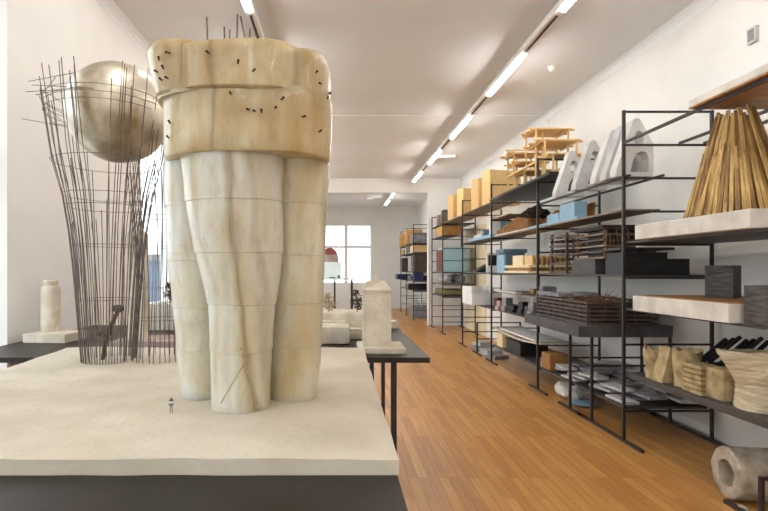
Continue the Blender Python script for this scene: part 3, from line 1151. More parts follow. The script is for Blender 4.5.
z = top(4)
t = thing('blue_grey_house', 'blue-grey house block with pale side and overhanging lid', 'architectural model', (2.60, 7.98, z))
part('body', MB().box(.03, .33, 0, .34, 0, .31), 'bluegrey', t)
part('side_panel', MB().box(0, .03, 0, .34, 0, .28), 'blue', t, label='pale blue side panel')
part('lid', MB().box(-.01, .36, -.02, .37, .31, .37, .004), 'bluegrey', t)
t = thing('cream_house_model', 'cream card house model on a tray with ribbed pine wing', 'architectural model', (2.58, 6.78, z))
part('tray', MB().box(-.05, .64, 0, .98, 0, .03), 'cream', t)
part('plinth', MB().box(.0, .6, .04, .94, .03, .075), 'oak', t)
part('roof_plate', MB().box(-.04, .64, .0, .98, .075, .11), 'cream', t)
hl = part('hall', MB().box(.02, .3, .38, .80, .11, .25), 'cream', t)
part('window', MB().box(.18, .22, .372, .38, .14, .17), 'black', hl)
for k in range(9):
    part('rib', MB().box(.02 + .06 * k, .045 + .06 * k, .03, .30, .11, .24), 'pine', t)
z = top(3, .015)
solo('brown_block', MB().box(0, .22, 0, .16, 0, .07, .003), 'oak', 'small brown block on the thin pale board', 'block', (2.86, 7.45, z))
solo('grey_cube', MB().box(0, .18, 0, .2, 0, .13, .003), 'slate', 'grey cube on the thin pale board next to the tall upright', 'block', (2.66, 6.62, z))
solo('white_strip', MB().box(0, .1, 0, .9, 0, .02), 'plasterw', 'long white strip on the thin pale board', 'strip', (2.58, 7.4, z))
z = top(2)
SM = [(2.62, 8.25, .10, .14, 'stone', 'small pinkish stone block, farthest on its board'), (2.64, 8.0, .12, .2, 'slate', 'upright grey block in the small model cluster'),
      (2.66, 7.72, .14, .1, 'black', 'low black block in the small model cluster'), (2.70, 7.45, .12, .17, 'black', 'upright black block in the small model cluster'),
      (2.72, 7.2, .15, .12, 'slabdark', 'wide dark grey block in the small model cluster'), (2.66, 6.95, .12, .19, 'slate', 'grey block of the small cluster nearest the tall upright'),
      (3.0, 7.6, .16, .22, 'conc', 'pale grey block at the back of the small model cluster'), (2.95, 7.05, .2, .15, 'rust', 'rust-red block at the back of the small model cluster')]
for (x, y, s, h, m, lab) in SM:
    t = thing('massing_model', lab, 'architectural model', (x, y, z), .2)
    part('tower', MB().box(0, s, 0, s, 0, h, .003), m, t)
    part('annex', MB().box(-.05, s + .07, -.05, s * .6, 0, h * .4, .003), m, t)
z = top(0)
mb = MB()
sec = 20
for k in range(sec):
    y0, y1 = 8.54 - 2.0 * k / sec, 8.54 - 2.0 * (k + 1) / sec
    z0, z1 = [-.05 * math.sin(PI * q / sec) for q in (k, k + 1)]
    vs = [mb.bm.verts.new(v) for v in ((0, y0, z0), (.5, y0, z0), (.5, y1, z1), (0, y1, z1), (0, y0, z0 + .02), (.5, y0, z0 + .02), (.5, y1, z1 + .02), (0, y1, z1 + .02))]
    for f in ((0, 1, 2, 3), (7, 6, 5, 4), (0, 3, 7, 4), (1, 5, 6, 2), (0, 4, 5, 1), (3, 2, 6, 7)):
        mb.bm.faces.new([vs[i] for i in f])
solo('curved_beige_board', mb, 'plaster', 'long sagging beige board laid between two uprights under the white plate', 'board', (2.60, 0, RUNG[1] + .0095))
solo('white_plate', MB().box(-.04, .36, -.7, .7, 0, .02, .004), 'white', 'wide thin white plate resting on the sagging beige board', 'plate', (2.64, 7.45, RUNG[1] + .02), 0)
for y in (6.85, 8.0):
    solo('pale_spacer', MB().box(0, .3, -.03, .03, 0, .05), 'plaster', 'pale spacer strip between the sagging board and the white plate', 'strip', (2.66, y, RUNG[1] - .01), group='spacers under the white plate')
solo('beige_block', MB().box(0, .2, 0, .28, 0, .22, .005), 'cream', 'cream block standing at the low end of the black box', 'block', (2.62, 8.12, z))
t = thing('black_box', 'black box under the curved beige board', 'box', (2.62, 7.32, z))
part('body', MB().box(0, .4, 0, .6, 0, .17, .004), 'black', t)
part('lid', MB().box(-.01, .41, -.01, .61, .17, .19, .003), 'black', t)
t = thing('amber_felt_model', 'amber felt model with a white end block low beneath the dark slab', 'architectural model', (2.60, 6.26, z))
part('felt', MB().box(0, .24, 0, .26, 0, .2, .02).noise(.01, 12), 'oak', t, smooth=True)
part('white_end', MB().box(-.0, .10, .26, .28, 0, .12, .003), 'plasterw', t)

# ------------------------------------------------------------------ bays further back
z = top(8)
PP = [(2.60, 9.1, 0, .60, .62, 'tall pine block nearest the pine pavilion on the top board'),
      (2.60, 9.82, 0, .58, .5, 'tall pine block, second from the dark roof board'),
      (2.60, 10.98, 0, .58, .6, 'tall pine block, third from the dark roof board'),
      (2.60, 11.9, 0, .57, .5, 'tall pine block, fourth and farthest from the dark roof board')]
for x, y, r, h, wd_, lab in PP:
    t = thing('pine_block', lab, 'wood block', (x, y, z), .30, 'pine blocks on the top board')
    part('block', MB().box(0, wd_, -.22, .03, 0, h, .006), 'pine', t)
    part('edge_strip', MB().box(-.012, 0, -.22, .03, 0, h, .003), 'pinex', t)
board(12.47, 13.83, 8, 'short top board against the pier under the grey blocks', m='board')
solo('grey_block', MB().box(0, .36, 0, .3, 0, .27, .005), 'greywood', 'grey-brown block on the top board beside the tall upright before the pier', 'block', (2.62, 13.2, top(8)))
solo('grey_block', MB().box(0, .4, 0, .3, 0, .34, .005), 'greywood', 'taller grey-brown block on the top board next to the farthest pine block', 'block', (2.62, 12.6, top(8)))
z = top(7)
solo('ochre_block', MB().box(0, .45, 0, .85, 0, .25, .01).noise(.005, 20), 'ochre', 'ochre felt block on the board above the blue-grey acrylic box', 'block', (2.6, 12.6, z))
z = top(6)
t = thing('white_tower_model', 'white and blue card towers on a pale blue tray', 'architectural model', (2.58, 8.6, z))
part('tray', MB().box(0, .6, 0, 1.5, 0, .05), 'blue', t)
part('white_tower', MB().box(.06, .2, .1, .28, .05, .36), 'white', t)
part('blue_tower', MB().box(.24, .4, .15, .4, .05, .3), 'blue', t)
part('dark_cube', MB().box(.02, .16, .5, .64, .05, .15), 'bluegrey', t)
part('low_wing', MB().box(.1, .5, .8, 1.4, .05, .12), 'plasterw', t)
z = top(4)
solo('black_wedge', MB().prism([(0, 0), (.32, 0), (.32, .17)], -.2, .2), 'black', 'black wedge leaning beside the dark framed screen', 'wedge', (2.62, 9.9, z))
t = thing('screen_model', 'white upright screen model with a dark window panel', 'architectural model', (2.6, 8.9, z))
sn = part('screen', MB().box(0, .3, 0, .04, 0, .34), 'white', t)
part('window_panel', MB().box(.03, .17, -.008, 0, .12, .3), 'black', sn)
part('return_panel', MB().box(.26, .3, -.3, 0, 0, .36), 'white', t)
z = top(2)
t = thing('white_open_box', 'white open-fronted box model overhanging the aisle', 'architectural model', (2.45, 9.3, z))
part('floor_panel', MB().box(0, .55, 0, .7, 0, .05), 'white', t)
part('front_panel', MB().box(0, .55, 0, .04, .05, .22), 'white', t)
part('side_panel', MB().box(0, .04, .04, .7, .05, .33), 'white', t)
part('rear_panel', MB().box(.04, .55, .66, .7, .05, .33), 'white', t)
part('inner_wall', MB().box(.38, .42, .04, .66, .05, .33), 'plasterw', t)
solo('red_brown_block', MB().box(0, .2, 0, .2, 0, .16, .003), 'rust', 'small red-brown block beside the white open box', 'block', (2.72, 8.68, z))
z = top(4)
t = thing('acrylic_box', 'large blue-grey acrylic box on its board before the pier', 'box', (2.63, 12.62, z))
part('shell', MB().box(0, .58, 0, .7, 0, .58, .004), 'teal', t)
part('lid', MB().box(-.005, .59, -.01, .71, .58, .60, .003), 'teal', t)
solo('red_board', MB().box(0, .02, 0, .7, 0, .55, .003), 'rust', 'dull red board standing against the side of the acrylic box', 'board', (2.59, 12.64, z))
z = top(3)
for k, (x, y, s) in enumerate(((2.62, 12.68, .2), (2.96, 12.75, .22), (2.62, 13.1, .2), (2.95, 13.3, .22))):
    solo('rubble_lump', MB().ico((0, 0, .08), s * .6, 3, (1, 1.1, .8)).noise(.06, 12, k), 'slate' if k % 2 else 'conc', ['pale grey lump at the aisle edge below the acrylic box', 'dark grey lump at the wall side below the acrylic box', 'pale grey lump behind the others by the pier', 'dark grey lump at the back by the pier'][k], 'stone', (x + .1, y, z + .045), smooth=True)
z = top(2)
t = thing('turf_slab', 'olive turf slab model on a black tray near the pier', 'architectural model', (2.63, 12.56, z))
part('tray', MB().box(-.02, .64, 0, 1.2, 0, .03), 'black', t)
part('turf', MB().box(0, .62, .03, 1.16, .03, .15, .02).noise(.01, 9), 'olive', t)
for k, (x, y, a, b, h, m) in enumerate(((2.66, 9.7, .4, .5, .05, 'slate'), (2.7, 9.2, .3, .3, .09, 'conc'), (2.7, 8.75, .3, .25, .06, 'slate'), (2.8, 10.0, .3, .2, .12, 'conc'))):
    solo('floor_plate', MB().box(0, a, 0, b, 0, h, .005), m, ['wide flat grey plate on the floor under the open box', 'pale grey block on the floor under the open box', 'small flat grey plate on the floor nearest the black box', 'taller pale block on the floor behind the grey plates'][k], 'plate', (x, y, 0), .2 * k)

# ------------------------------------------------------------------ model tables
HT = 1.05
t = thing('model_table', 'long dark-topped table along the window wall under the small plaster models', 'table', (0, 0, 0))
part('table_top', MB().box(-2.17, .52, 2.865, 4.56, HT - .03, HT, .002), 'table', t)
for x, y in ((.33, 2.98), (.40, 4.45), (.25, 3.7), (-2.0, 2.98), (-2.0, 4.45), (-.8, 4.45)):
    part('leg', MB().box(x - .016, x + .016, y - .016, y + .016, 0, HT - .03), 'steel', t)
t = thing('model_table', 'dark-topped table under the large plaster ground with the resin tower', 'table', (0, 0, 0))
part('table_top', MB().box(-1.62, .145, .25, 2.855, HT - .03, HT, .002), 'table', t)
for x, y in ((.10, .32), (.10, 2.7), (-1.55, .32), (-1.55, 2.7)):
    part('leg', MB().box(x - .016, x + .016, y - .016, y + .016, 0, HT - .03), 'steel', t)

# plaster ground
X0, X1, Y0, Y1 = -1.50, .148, 1.222, 2.845
PT = 1.093


def ground_z(x, y):
    f = max(0, (y - 1.9) / 1.0)
    e = .006 * noise.noise(Vector((x * 3, y * 3, 1.0))) + .003 * noise.noise(Vector((x * 9, y * 9, 4.0)))
    return PT - HT + .022 * f * f + e


bm = bmesh.new()
nx, ny = 70, 70
G = []
for j in range(ny + 1):
    row = []
    for i in range(nx + 1):
        u, v = i / nx, j / ny
        x, y = X0 + (X1 - X0) * u, Y0 + (Y1 - Y0) * v
        wob = .006 * noise.noise(Vector((x * 6, y * 6, 9)))
        zz = ground_z(x, y)
        if i in (0, nx):
            x += wob
        if j in (0, ny):
            y += wob
        if i in (0, nx) or j in (0, ny):
            zz -= .004
        row.append(bm.verts.new((x, y, zz)))
    G.append(row)
for j in range(ny):
    for i in range(nx):
        bm.faces.new((G[j][i], G[j][i + 1], G[j + 1][i + 1], G[j + 1][i]))
loop = [G[0][i] for i in range(nx)] + [G[j][nx] for j in range(ny)] + [G[ny][i] for i in range(nx, 0, -1)] + [G[j][0] for j in range(ny, 0, -1)]
low = [bm.verts.new((v.co.x, v.co.y, 0)) for v in loop]
for k in range(len(loop)):
    bm.faces.new((loop[k], low[k], low[(k + 1) % len(low)], loop[(k + 1) % len(loop)]))
bm.faces.new(low[::-1])
mb = MB()
mb.bm.free()
mb.bm = bm
solo('plaster_ground', mb, 'plinth', 'wide off-white plaster ground slab under the resin tower and wire cages', 'model base', (0, 0, HT), smooth=True)

# ------------------------------------------------------------------ resin tower
t = thing('resin_tower', 'tall milky resin tower of clustered tapering columns stained yellow at the top', 'architectural model', (-.31, 1.70, PT - .004))


def column(secs, m, seed):
    """secs (cx, cy, z, rx, ry) in world terms at the joints; every tier ends in a small lip"""
    out = []
    for i in range(len(secs) - 1):
        a, b = secs[i], secs[i + 1]
        for k in range(7):
            f = k / 7
            v = [a[q] + (b[q] - a[q]) * f for q in range(5)]
            lip = .0016 * (1 - min(1, f * 4)) if i else 0
            out.append((v[0] + .31, v[1] - 1.70, v[2] - (PT - .004), v[3] + lip, v[4] + lip))
        v = list(b)
        out.append((b[0] + .31, b[1] - 1.70, b[2] - (PT - .004) - .0015, b[3] - .0025, b[4] - .0025))
    mb = MB().loft(out, 64)
    mb.noise(.006, 7, seed)
    return part('column', mb, m, t, smooth=True)


fc = column([(-.316, 1.680, 1.089, .094, .094), (-.315, 1.682, 1.281, .102, .100), (-.314, 1.684, 1.431, .112, .106), (-.321, 1.688, 1.596, .142, .118), (-.336, 1.69, 1.762, .161, .128), (-.348, 1.70, 1.95, .177, .142)], 'resin_front', 1)
column([(-.153, 1.815, 1.089, .085, .085), (-.146, 1.815, 1.275, .089, .088), (-.138, 1.815, 1.426, .090, .09), (-.136, 1.81, 1.59, .092, .095), (-.133, 1.80, 1.765, .098, .11), (-.128, 1.78, 1.95, .104, .125)], 'resin_side', 2)
column([(-.476, 1.855, 1.089, .084, .084), (-.487, 1.85, 1.26, .091, .09), (-.495, 1.85, 1.408, .094, .093), (-.503, 1.84, 1.573, .098, .10), (-.506, 1.82, 1.759, .102, .11), (-.495, 1.80, 1.95, .106, .125)], 'resin_pale', 3)
column([(-.31, 1.96, 1.089, .085, .08), (-.31, 1.95, 1.3, .095, .085), (-.31, 1.94, 1.6, .12, .09), (-.31, 1.92, 1.95, .15, .1)], 'resin_side', 4)

BV = []


def drum(name, cx, cy, zs, m, seed, p=2.4, n=72):
    mb = MB()
    rings = []
    for (zz, rx, ry) in zs:
        r = []
        for k in range(n):
            a = 2 * PI * k / n
            ca, sa = math.cos(a), math.sin(a)
            q = (abs(ca) ** p + abs(sa) ** p) ** (-1 / p)
            r.append(mb.bm.verts.new((cx + .31 + rx * ca * q, cy - 1.70 + ry * sa * q, zz - (PT - .004))))
        rings.append(r)
    for A, B in zip(rings, rings[1:]):
        for k in range(n):
            mb.bm.faces.new((A[k], A[(k + 1) % n], B[(k + 1) % n], B[k]))
    mb.bm.faces.new(rings[0][::-1])
    mb.bm.faces.new(rings[-1])
    mb.noise(.006, 6, seed)
    bv = BVHTree.FromBMesh(mb.bm)
    o = part(name, mb, m, t, smooth=True)
    BV.append((bv, o))
    return o


dz = lambda a, b, ra, rb, ya, yb, n=6: [(a + (b - a) * i / n, ra + (rb - ra) * i / n, ya + (yb - ya) * i / n) for i in range(n + 1)]
drum('lower_band', -.298, 1.725, [(1.905, .268, .172)] + dz(1.912, 2.085, .272, .281, .176, .176) + [(2.10, .279, .172)], 'resin_top', 5)
drum('upper_band', -.312, 1.722, [(2.088, .278, .166)] + dz(2.094, 2.10, .280, .280, .166, .166, 2) + [(2.115, .276, .160)], 'resin_top', 6, 2.6)
drum('upper_drum', -.312, 1.705, [(2.094, .19, .155)] + dz(2.1, 2.228, .197, .2, .165, .166) + [(2.238, .196, .162), (2.243, .18, .15)], 'resin_top', 7, 3.2)
drum('upper_drum', -.508, 1.722, [(2.094, .078, .125)] + dz(2.1, 2.23, .084, .114, .135, .15) + [(2.258, .10, .138), (2.272, .075, .11), (2.276, .04, .06)], 'resin_top', 8, 2.4)
drum('upper_drum', -.112, 1.74, [(2.094, .084, .13)] + dz(2.1, 2.205, .091, .091, .138, .138) + [(2.234, .085, .13), (2.25, .065, .11), (2.256, .03, .06)], 'resin_top', 9, 2.4)
# rods sticking out of the top
for (x, y, h, tx) in ((-.418, 1.66, .121, -.004), (-.362, 1.66, .09, -.004), (-.352, 1.67, .085, .002), (-.325, 1.66, .130, .002), (-.283, 1.66, .124, -.03), (-.282, 1.67, .088, -.002)):
    part('rod', MB().bar((x + .31, y - 1.70, 1.12), (x + .31 + tx, y - 1.70, 2.243 - PT + h), .0032, 6), 'wire', t)
# nails driven into the resin, on the faces towards the room
NL = [(-0.551, 2.19), (-0.514, 2.208), (-0.537, 2.163), (-0.56, 2.156), (-0.543, 2.129), (-0.523, 2.133), (-0.387, 2.194), (-0.298, 2.161), (-0.253, 2.137), (-0.066, 2.163), (-0.051, 2.133), (-0.026, 2.116), (-0.031, 2.094), (-0.321, 2.072), (-0.266, 2.026), (-0.248, 2.021), (-0.229, 2.019), (-0.189, 2.034), (-0.17, 2.061), (-0.524, 2.001), (-0.531, 1.956), (-0.239, 2.239), (-0.108, 2.015), (-0.058, 1.977)]
rnd = random.Random(2)
for (x, zz) in NL:
    hits = [(h[0].y, h[0], o) for h, o in ((bv.ray_cast(Vector((x + .31, -1.0, zz - PT + .004)), Vector((0, 1, 0))), o) for bv, o in BV) if h[0] is not None]
    if not hits:
        continue
    _, a, owner = min(hits, key=lambda h: h[0])
    d_ = Vector((rnd.uniform(-.6, .6) + a.x * 1.2, -1, rnd.uniform(-.2, .2))).normalized()
    part('nail', MB().bar(a - d_ * .02, a + d_ * .014, .0027, 8).bar(a + d_ * .014, a + d_ * .0165, .0038, 8), 'nail', owner)
# bars cast inside the foot of the front column
fb = BVHTree.FromPolygons([v.co.copy() for v in fc.data.vertices], [list(p_.vertices) for p_ in fc.data.polygons])
for (xa, za), (xb, zb) in (((-.052, .035), (.03, .175)), ((.062, .03), (.012, .21))):
    pts = []
    for k in range(9):
        x, zz = xa + (xb - xa) * k / 8, za + (zb - za) * k / 8
        h = fb.ray_cast(Vector((x, -1, zz)), Vector((0, 1, 0)))[0]
        pts.append((x, h.y + .0005, zz))
    part('cast_bar', MB().tube(pts, .0026, 6), 'castbar', fc)

# ------------------------------------------------------------------ wire cages and brass globe
def cage(label, cx, cy, prof, n, seed, rings, m='wire'):
    z0 = HT + ground_z(cx, cy)
    t = thing('wire_cage', label, 'wire cage', (cx, cy, z0 - .004))
    rnd = random.Random(seed)

    def R(zz):
        for (za, ra), (zb, rb) in zip(prof, prof[1:]):
            if zz <= zb:
                f = (zz - za) / (zb - za)
                return ra + (rb - ra) * f
        return prof[-1][1]
    H = prof[-1][0]
    for k in range(n):
        a = 2 * PI * (k + rnd.uniform(-.2, .2)) / n
        tw = rnd.uniform(-.22, .22)
        short = rnd.random() < .3
        h = H * (rnd.uniform(.5, .75) if short else rnd.uniform(.95, 1.03))
        inn = rnd.uniform(.72, .98) if short else rnd.uniform(.97, 1.02)
        pts = []
        for i in range(9):
            zz = h * i / 8
            r = R(min(zz, H)) * inn
            aa = a + tw * i / 8
            pts.append((r * math.cos(aa), r * math.sin(aa), zz))
        part('wire', MB().tube(pts, .0021, 6), m if rnd.random() < .85 else 'rustwire', t)
    for zz, loose in rings:
        part('ring', MB().ring((0, 0, zz), R(zz) * 1.01, .0014, 40, 6, None, .02), 'wire', t)
        for q in range(loose):
            a = rnd.uniform(2.2, 4.4)
            r = R(zz)
            c = Vector((r * math.cos(a), r * math.sin(a), zz + rnd.uniform(-.05, .05)))
            d_ = Vector((-math.sin(a) + rnd.uniform(-.5, .5), math.cos(a) + rnd.uniform(-.5, .5), rnd.uniform(-.15, .15))).normalized()
            part('tie_wire', MB().bar(c - d_ * .12, c + d_ * .14, .0016, 5), 'wire', t)
    return t


c1 = cage('tall flaring cage of thin grey wires holding the brass globe', -1.115, 2.50, [(0, .122), (.3, .145), (.58, .168), (.80, .202), (.96, .245), (1.15, .272), (1.33, .30)], 60, 4,
          [(.30, 0), (.56, 0), (.745, 0), (.80, 0), (.96, 0), (1.19, 5), (1.22, 5), (1.25, 4)])
c2 = cage('smaller grey wire cage half hidden behind the resin tower', -.872, 2.52, [(0, .125), (.35, .105), (.6, .12), (.95, .15)], 30, 9, [(.2, 0), (.35, 0), (.55, 0), (.7, 0)])
# dark knotted twigs inside the first cage
t = thing('knotted_branch', 'dark knotted branch with rough burls inside the large wire cage', 'branch', (-1.115, 2.50, HT + ground_z(-1.115, 2.5)))
part('stem', MB().tube([(-.03, 0, -.004), (-.02, .01, .08), (.01, .0, .16), (.05, -.01, .24)], .010, 8), 'darkwood', t, smooth=True)
part('burl', MB().ico((-.02, .01, .13), .026, 3, (1.5, 1, .8)).noise(.012, 50), 'darkwood', t)
part('burl', MB().ico((.05, -.01, .25), .024, 3, (1.4, 1, .7)).noise(.012, 50), 'darkwood', t)
mb = MB()
bmesh.ops.create_uvsphere(mb.bm, u_segments=64, v_segments=40, radius=.238)
mb.noise(.004, 5)
solo('brass_globe', mb, 'brass', 'large dull brass globe cradled in the flaring mouth of the wire cage', 'globe', (-1.068, 2.5, 2.305), smooth=True)

# tiny figure on the plaster ground (a scale figure, one continuous body)
me = bpy.data.meshes.new('scale_figure')
s = .0305
V = [(0, 0, .92), (0, 0, 1.15), (0, 0, 1.38), (0, 0, 1.5), (0, -.01, 1.64), (0, 0, 1.74), (.09, 0, .86), (.1, -.02, .48), (.1, 0, .08), (.1, -.1, .04), (-.09, 0, .86), (-.1, .02, .48), (-.1, 0, .08), (-.1, -.1, .04),
     (.19, 0, 1.38), (.25, .01, 1.1), (.22, -.06, .86), (-.19, 0, 1.38), (-.25, .01, 1.1), (-.22, -.06, .86)]
E = [(0, 1), (1, 2), (2, 3), (3, 4), (4, 5), (0, 6), (6, 7), (7, 8), (8, 9), (0, 10), (10, 11), (11, 12), (12, 13), (2, 14), (14, 15), (15, 16), (2, 17), (17, 18), (18, 19)]
Rr = [.15, .14, .16, .06, .105, .09, .09, .07, .05, .04, .09, .07, .05, .04, .06, .048, .04, .06, .048, .04]
me.from_pydata([(x * s, y * s, zz * s) for x, y, zz in V], E, [])
fo = bpy.data.objects.new('tmp_figure', me)
COL.objects.link(fo)
md = fo.modifiers.new('skin', 'SKIN')
for k, sv in enumerate(me.skin_vertices[0].data):
    sv.radius = (Rr[k] * s, Rr[k] * s * .8)
me.skin_vertices[0].data[0].use_root = True
fo.modifiers.new('sub', 'SUBSURF').levels = 2
bpy.context.view_layer.update()
fm = bpy.data.meshes.new_from_object(fo.evaluated_get(bpy.context.evaluated_depsgraph_get()))
bpy.data.objects.remove(fo)
for p_ in fm.polygons:
    p_.use_smooth = True
fm.materials.clear()
fx, fy = -.518, 1.60
tag(link('scale_figure', fm, 'figure', None, (fx, fy, HT + ground_z(fx, fy) - .001), .3), 'tiny grey standing scale figure on the plaster ground beside the resin tower', 'figurine')

# ------------------------------------------------------------------ small models on the long table
solo('plaster_slab', MB().box(-.15, .15, -.13, .13, 0, .062, .005).noise(.003, 12), 'plaster', 'low plaster slab under the bottle-shaped plaster model by the window wall', 'slab', (-1.95, 3.55, HT), -.08)
t = thing('bottle_model', 'pale plaster bottle-shaped model on a slab by the window wall', 'architectural model', (-1.99, 3.56, HT + .062))
part('body', MB().lathe([(.058, 0), (.060, .02), (.062, .28), (.058, .31), (.044, .322)], 36).noise(.002, 20), 'plaster', t, smooth=True)
part('cap', MB().lathe([(.044, .322), (.049, .332), (.049, .352), (.04, .36)], 36), 'plaster', t, smooth=True)
t = thing('slab_tower_model', 'slim round-topped plaster tower behind the wire cages', 'architectural model', (-1.33, 3.42, HT))
part('base', MB().box(-.12, .32, -.16, .18, 0, .035, .004), 'stone', t)
pts_ = [(-.052, .035), (.052, .035), (.052, .72)] + [(.052 * math.cos(a), .72 + .04 * math.sin(a)) for a in [PI * k / 8 for k in range(1, 8)]] + [(-.052, .72)]
part('shaft', MB().prism(pts_, -.05, .05), 'plaster', t)
solo('plaster_block', MB().box(-.17, .17, -.15, .15, 0, .215, .008), 'plasterw', 'white plaster block behind the smaller wire cage', 'block', (-1.38, 4.3, HT))


def tree(label, x, y, z0, h, r, m, seed, n=240):
    t = thing('model_tree', label, 'model tree', (x, y, z0 - .002))
    rnd = random.Random(seed)
    part('trunk', MB().tube([(0, 0, 0), (.004, 0, h * .4), (-.003, .002, h * .8)], h * .025, 6), 'twig', t)
    mb = MB()
    for (dx, dz_, rr) in ((0, .72, 1), (-.35, .5, .7), (.4, .48, .72), (.1, .3, .7), (-.1, .9, .6)):
        mb.leaves((dx * r, rnd.uniform(-.2, .2) * r, h * dz_), r * rr * .75, n // 4, r * .16, rnd)
    part('foliage', mb, m, t)
    return t


tree('dark dried twig tree on the white block behind the smaller wire cage', -1.40, 4.3, HT + .215, .16, .075, 'leafd', 1)
t = thing('terrain_model', 'stepped plaster terrain model carrying the little dried trees', 'architectural model', (-.1, 3.9, HT))
part('upper_terrace', MB().box(-.42, .32, -.18, .34, 0, .172, .012).noise(.008, 7), 'plaster', t, smooth=True)
part('low_step', MB().box(.10, .34, -.30, -.18, 0, .075, .008).noise(.004, 9), 'plaster', t, smooth=True)
part('cliff', MB().box(-.42, .16, -.29, -.18, .0, .125, .01).noise(.006, 9), 'plaster', t, smooth=True)
solo('plaster_rock', MB().box(-.27, .27, -.12, .12, 0, .122, .02).noise(.01, 6), 'plaster', 'rounded plaster block at the table front beside the resin tower', 'plaster block', (-.18, 3.46, HT), smooth=True)
solo('moss_tuft', MB().ico((0, 0, .008), .03, 3, (1.8, .8, .6)).noise(.01, 60), 'moss', 'flat dark moss tuft on the table before the plaster block', 'moss', (-.0, 3.17, HT))
tree('dark brown dried tree on the plaster terrain', .15, 3.86, HT + .165, .17, .065, 'leafd', 2)
tree('pale dried flowering tree on the plaster terrain', -.06, 3.84, HT + .165, .15, .06, 'leafp', 3)
solo('small_shrub', MB().ico((0, 0, .016), .02, 3).noise(.012, 60), 'leafd', 'tiny dark shrub beside the dark brown dried tree', 'model tree', (.215, 3.84, HT + .168))
t = thing('square_tower_model', 'square plaster tower with a hipped top on a rough slab at the table edge', 'architectural model', (.24, 3.12, HT))
part('base', MB().box(-.115, .165, -.15, .15, 0, .036, .008).noise(.006, 14), 'plaster', t, smooth=True)
part('shaft', MB().box(-.083, .083, -.08, .08, .034, .36, .003).noise(.002, 18), 'plaster', t)
mb = MB()
mb.loft([(0, 0, .36, .125, .121), (0, 0, .372, .125, .121), (0, 0, .425, .088, .05)], 4)
for v in mb.bm.verts:
    v.co = RZ(PI / 4) @ v.co
part('hipped_roof', mb, 'plaster', t)
part('finial', MB().lathe([(.016, .424), (.013, .44), (.004, .462)], 12), 'plaster', t, smooth=True)
solo('plaster_brick', MB().box(-.05, .05, -.07, .07, 0, .06, .006), 'plaster', 'small plaster brick at the far corner of the long table', 'block', (.455, 4.36, HT))

# ------------------------------------------------------------------ far room
t = thing('display_stand', 'pale stand with a mint acrylic case by the far window', 'display case', (-.2, 15.6, 0))
part('glass_top', MB().box(-.45, .75, -.4, .4, 1.24, 1.30), 'mint', t)
cs = part('case', MB().box(-.35, .33, -.3, .3, 1.30, 1.78, .004), 'mint', t)
for x in (-.35, .13, .65):
    for y in (-.32, .32):
        part('leg', MB().box(x - .025, x + .025, y - .025, y + .025, 0, 1.24), 'steel', t)
part('bracket', MB().box(-.02, .14, -.34, -.30, 1.29, 1.33), 'black', cs)
part('bracket', MB().box(.22, .28, -.34, -.30, 1.29, 1.38), 'black', cs)
t = thing('dome_model', 'model with dull red dome over a pinkish drum on the acrylic case', 'architectural model', (-.22, 15.6, 1.782))
part('drum', MB().lathe([(.27, 0), (.28, .1), (.24, .22)], 36), 'stone', t, smooth=True)
part('dome', MB().lathe([(.235, .22), (.21, .32), (.14, .4), (.03, .435)], 36), 'dome', t, smooth=True)

FX = 2.38
FU = [15.95, 17.5, 19.1]
for y, lab in zip(FU, ('black steel ladder upright of the far room shelf, at its near end', 'black steel ladder upright in the middle of the far room shelf', 'black steel ladder upright at the window end of the far room shelf')):
    upright(y, lab, xf=FX, xb=3.16)


def fboard(lev, lab):
    return solo('shelf_board', MB().box(FX + .016, 3.144, 15.97, 19.08, 0, .025), 'board', lab, 'shelf board', (0, 0, RUNG[lev] + .0095))


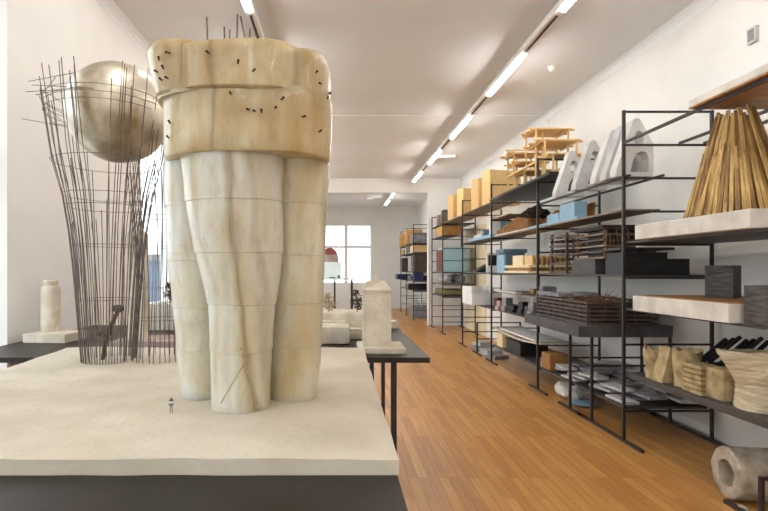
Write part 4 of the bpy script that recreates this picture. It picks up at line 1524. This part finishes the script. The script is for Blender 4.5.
for lev, lab in ((7, 'upper board of the far room shelf under the ochre boxes'), (6, 'second board of the far room shelf under the timber pieces'), (4, 'middle board of the far room shelf'), (3, 'board of the far room shelf under the blue model'), (2, 'low board of the far room shelf under the black tray')):
    fboard(lev, lab)
FI = [('grey_box', 7, 2.36, 16.0, .45, .5, .30, 'slate', 'grey slatted box on top of the far room shelf'),
      ('ochre_box', 7, 2.3, 16.8, .5, .6, .46, 'ochre', 'large ochre box on the far room shelf beside the grey box'),
      ('ochre_box', 7, 2.3, 18.4, .45, .5, .42, 'ochre', 'ochre box on the far room shelf nearest the window'),
      ('timber_piece', 6, 2.4, 16.1, .5, .7, .22, 'pine', 'pine block under the grey box in the far room'),
      ('white_block', 6, 2.40, 17.55, .35, .4, .24, 'white', 'white block under the ochre box in the far room'),
      ('timber_piece', 6, 2.36, 18.2, .4, .5, .16, 'ochre', 'ochre timber piece under the window-side ochre box'),
      ('brown_cabinet', 4, 2.42, 16.05, .6, .6, .5, 'darkwood', 'dark brown box standing on the middle board in the far room'),
      ('white_board', 4, 2.4, 17.2, .3, .06, .48, 'white', 'white upright board on the middle board in the far room'),
      ('dark_crate', 4, 2.3, 18.1, .4, .6, .45, 'darkwood', 'dark crate on the middle board by the far window'),
      ('blue_model', 3, 2.42, 16.05, .3, .4, .26, 'navy', 'navy blue model on the lower board of the far room shelf'),
      ('black_tray', 3, 2.40, 16.6, .74, .85, .14, 'black', 'long black tray on the lower board in the far room'),
      ('navy_tray', 3, 2.15, 18.2, .5, .7, .18, 'navy', 'dark navy tray jutting from the far room shelf towards the window'),
      ('black_tray', 2, 2.3, 16.5, .7, .8, .17, 'black', 'black tray on the lowest board in the far room'),
      ]
for (nm, lev, x, y, a, b, h, m, lab) in FI:
    t = thing(nm, lab, nm.split('_')[1], (x, y, RUNG[lev] + .0350))
    part('body', MB().box(0, a, 0, b, 0, h, .004), m, t)
    part('rim', MB().box(.02, a - .02, .02, b - .02, h - .001, h + .012), m, t)
t = thing('grey_crate', 'grey crate on the floor under the far room shelf', 'crate', (2.45, 16.3, 0))
part('body', MB().box(0, .6, 0, .8, 0, .42, .01), 'slate', t)
part('lid', MB().box(-.01, .61, -.01, .81, .42, .45, .006), 'conc', t)
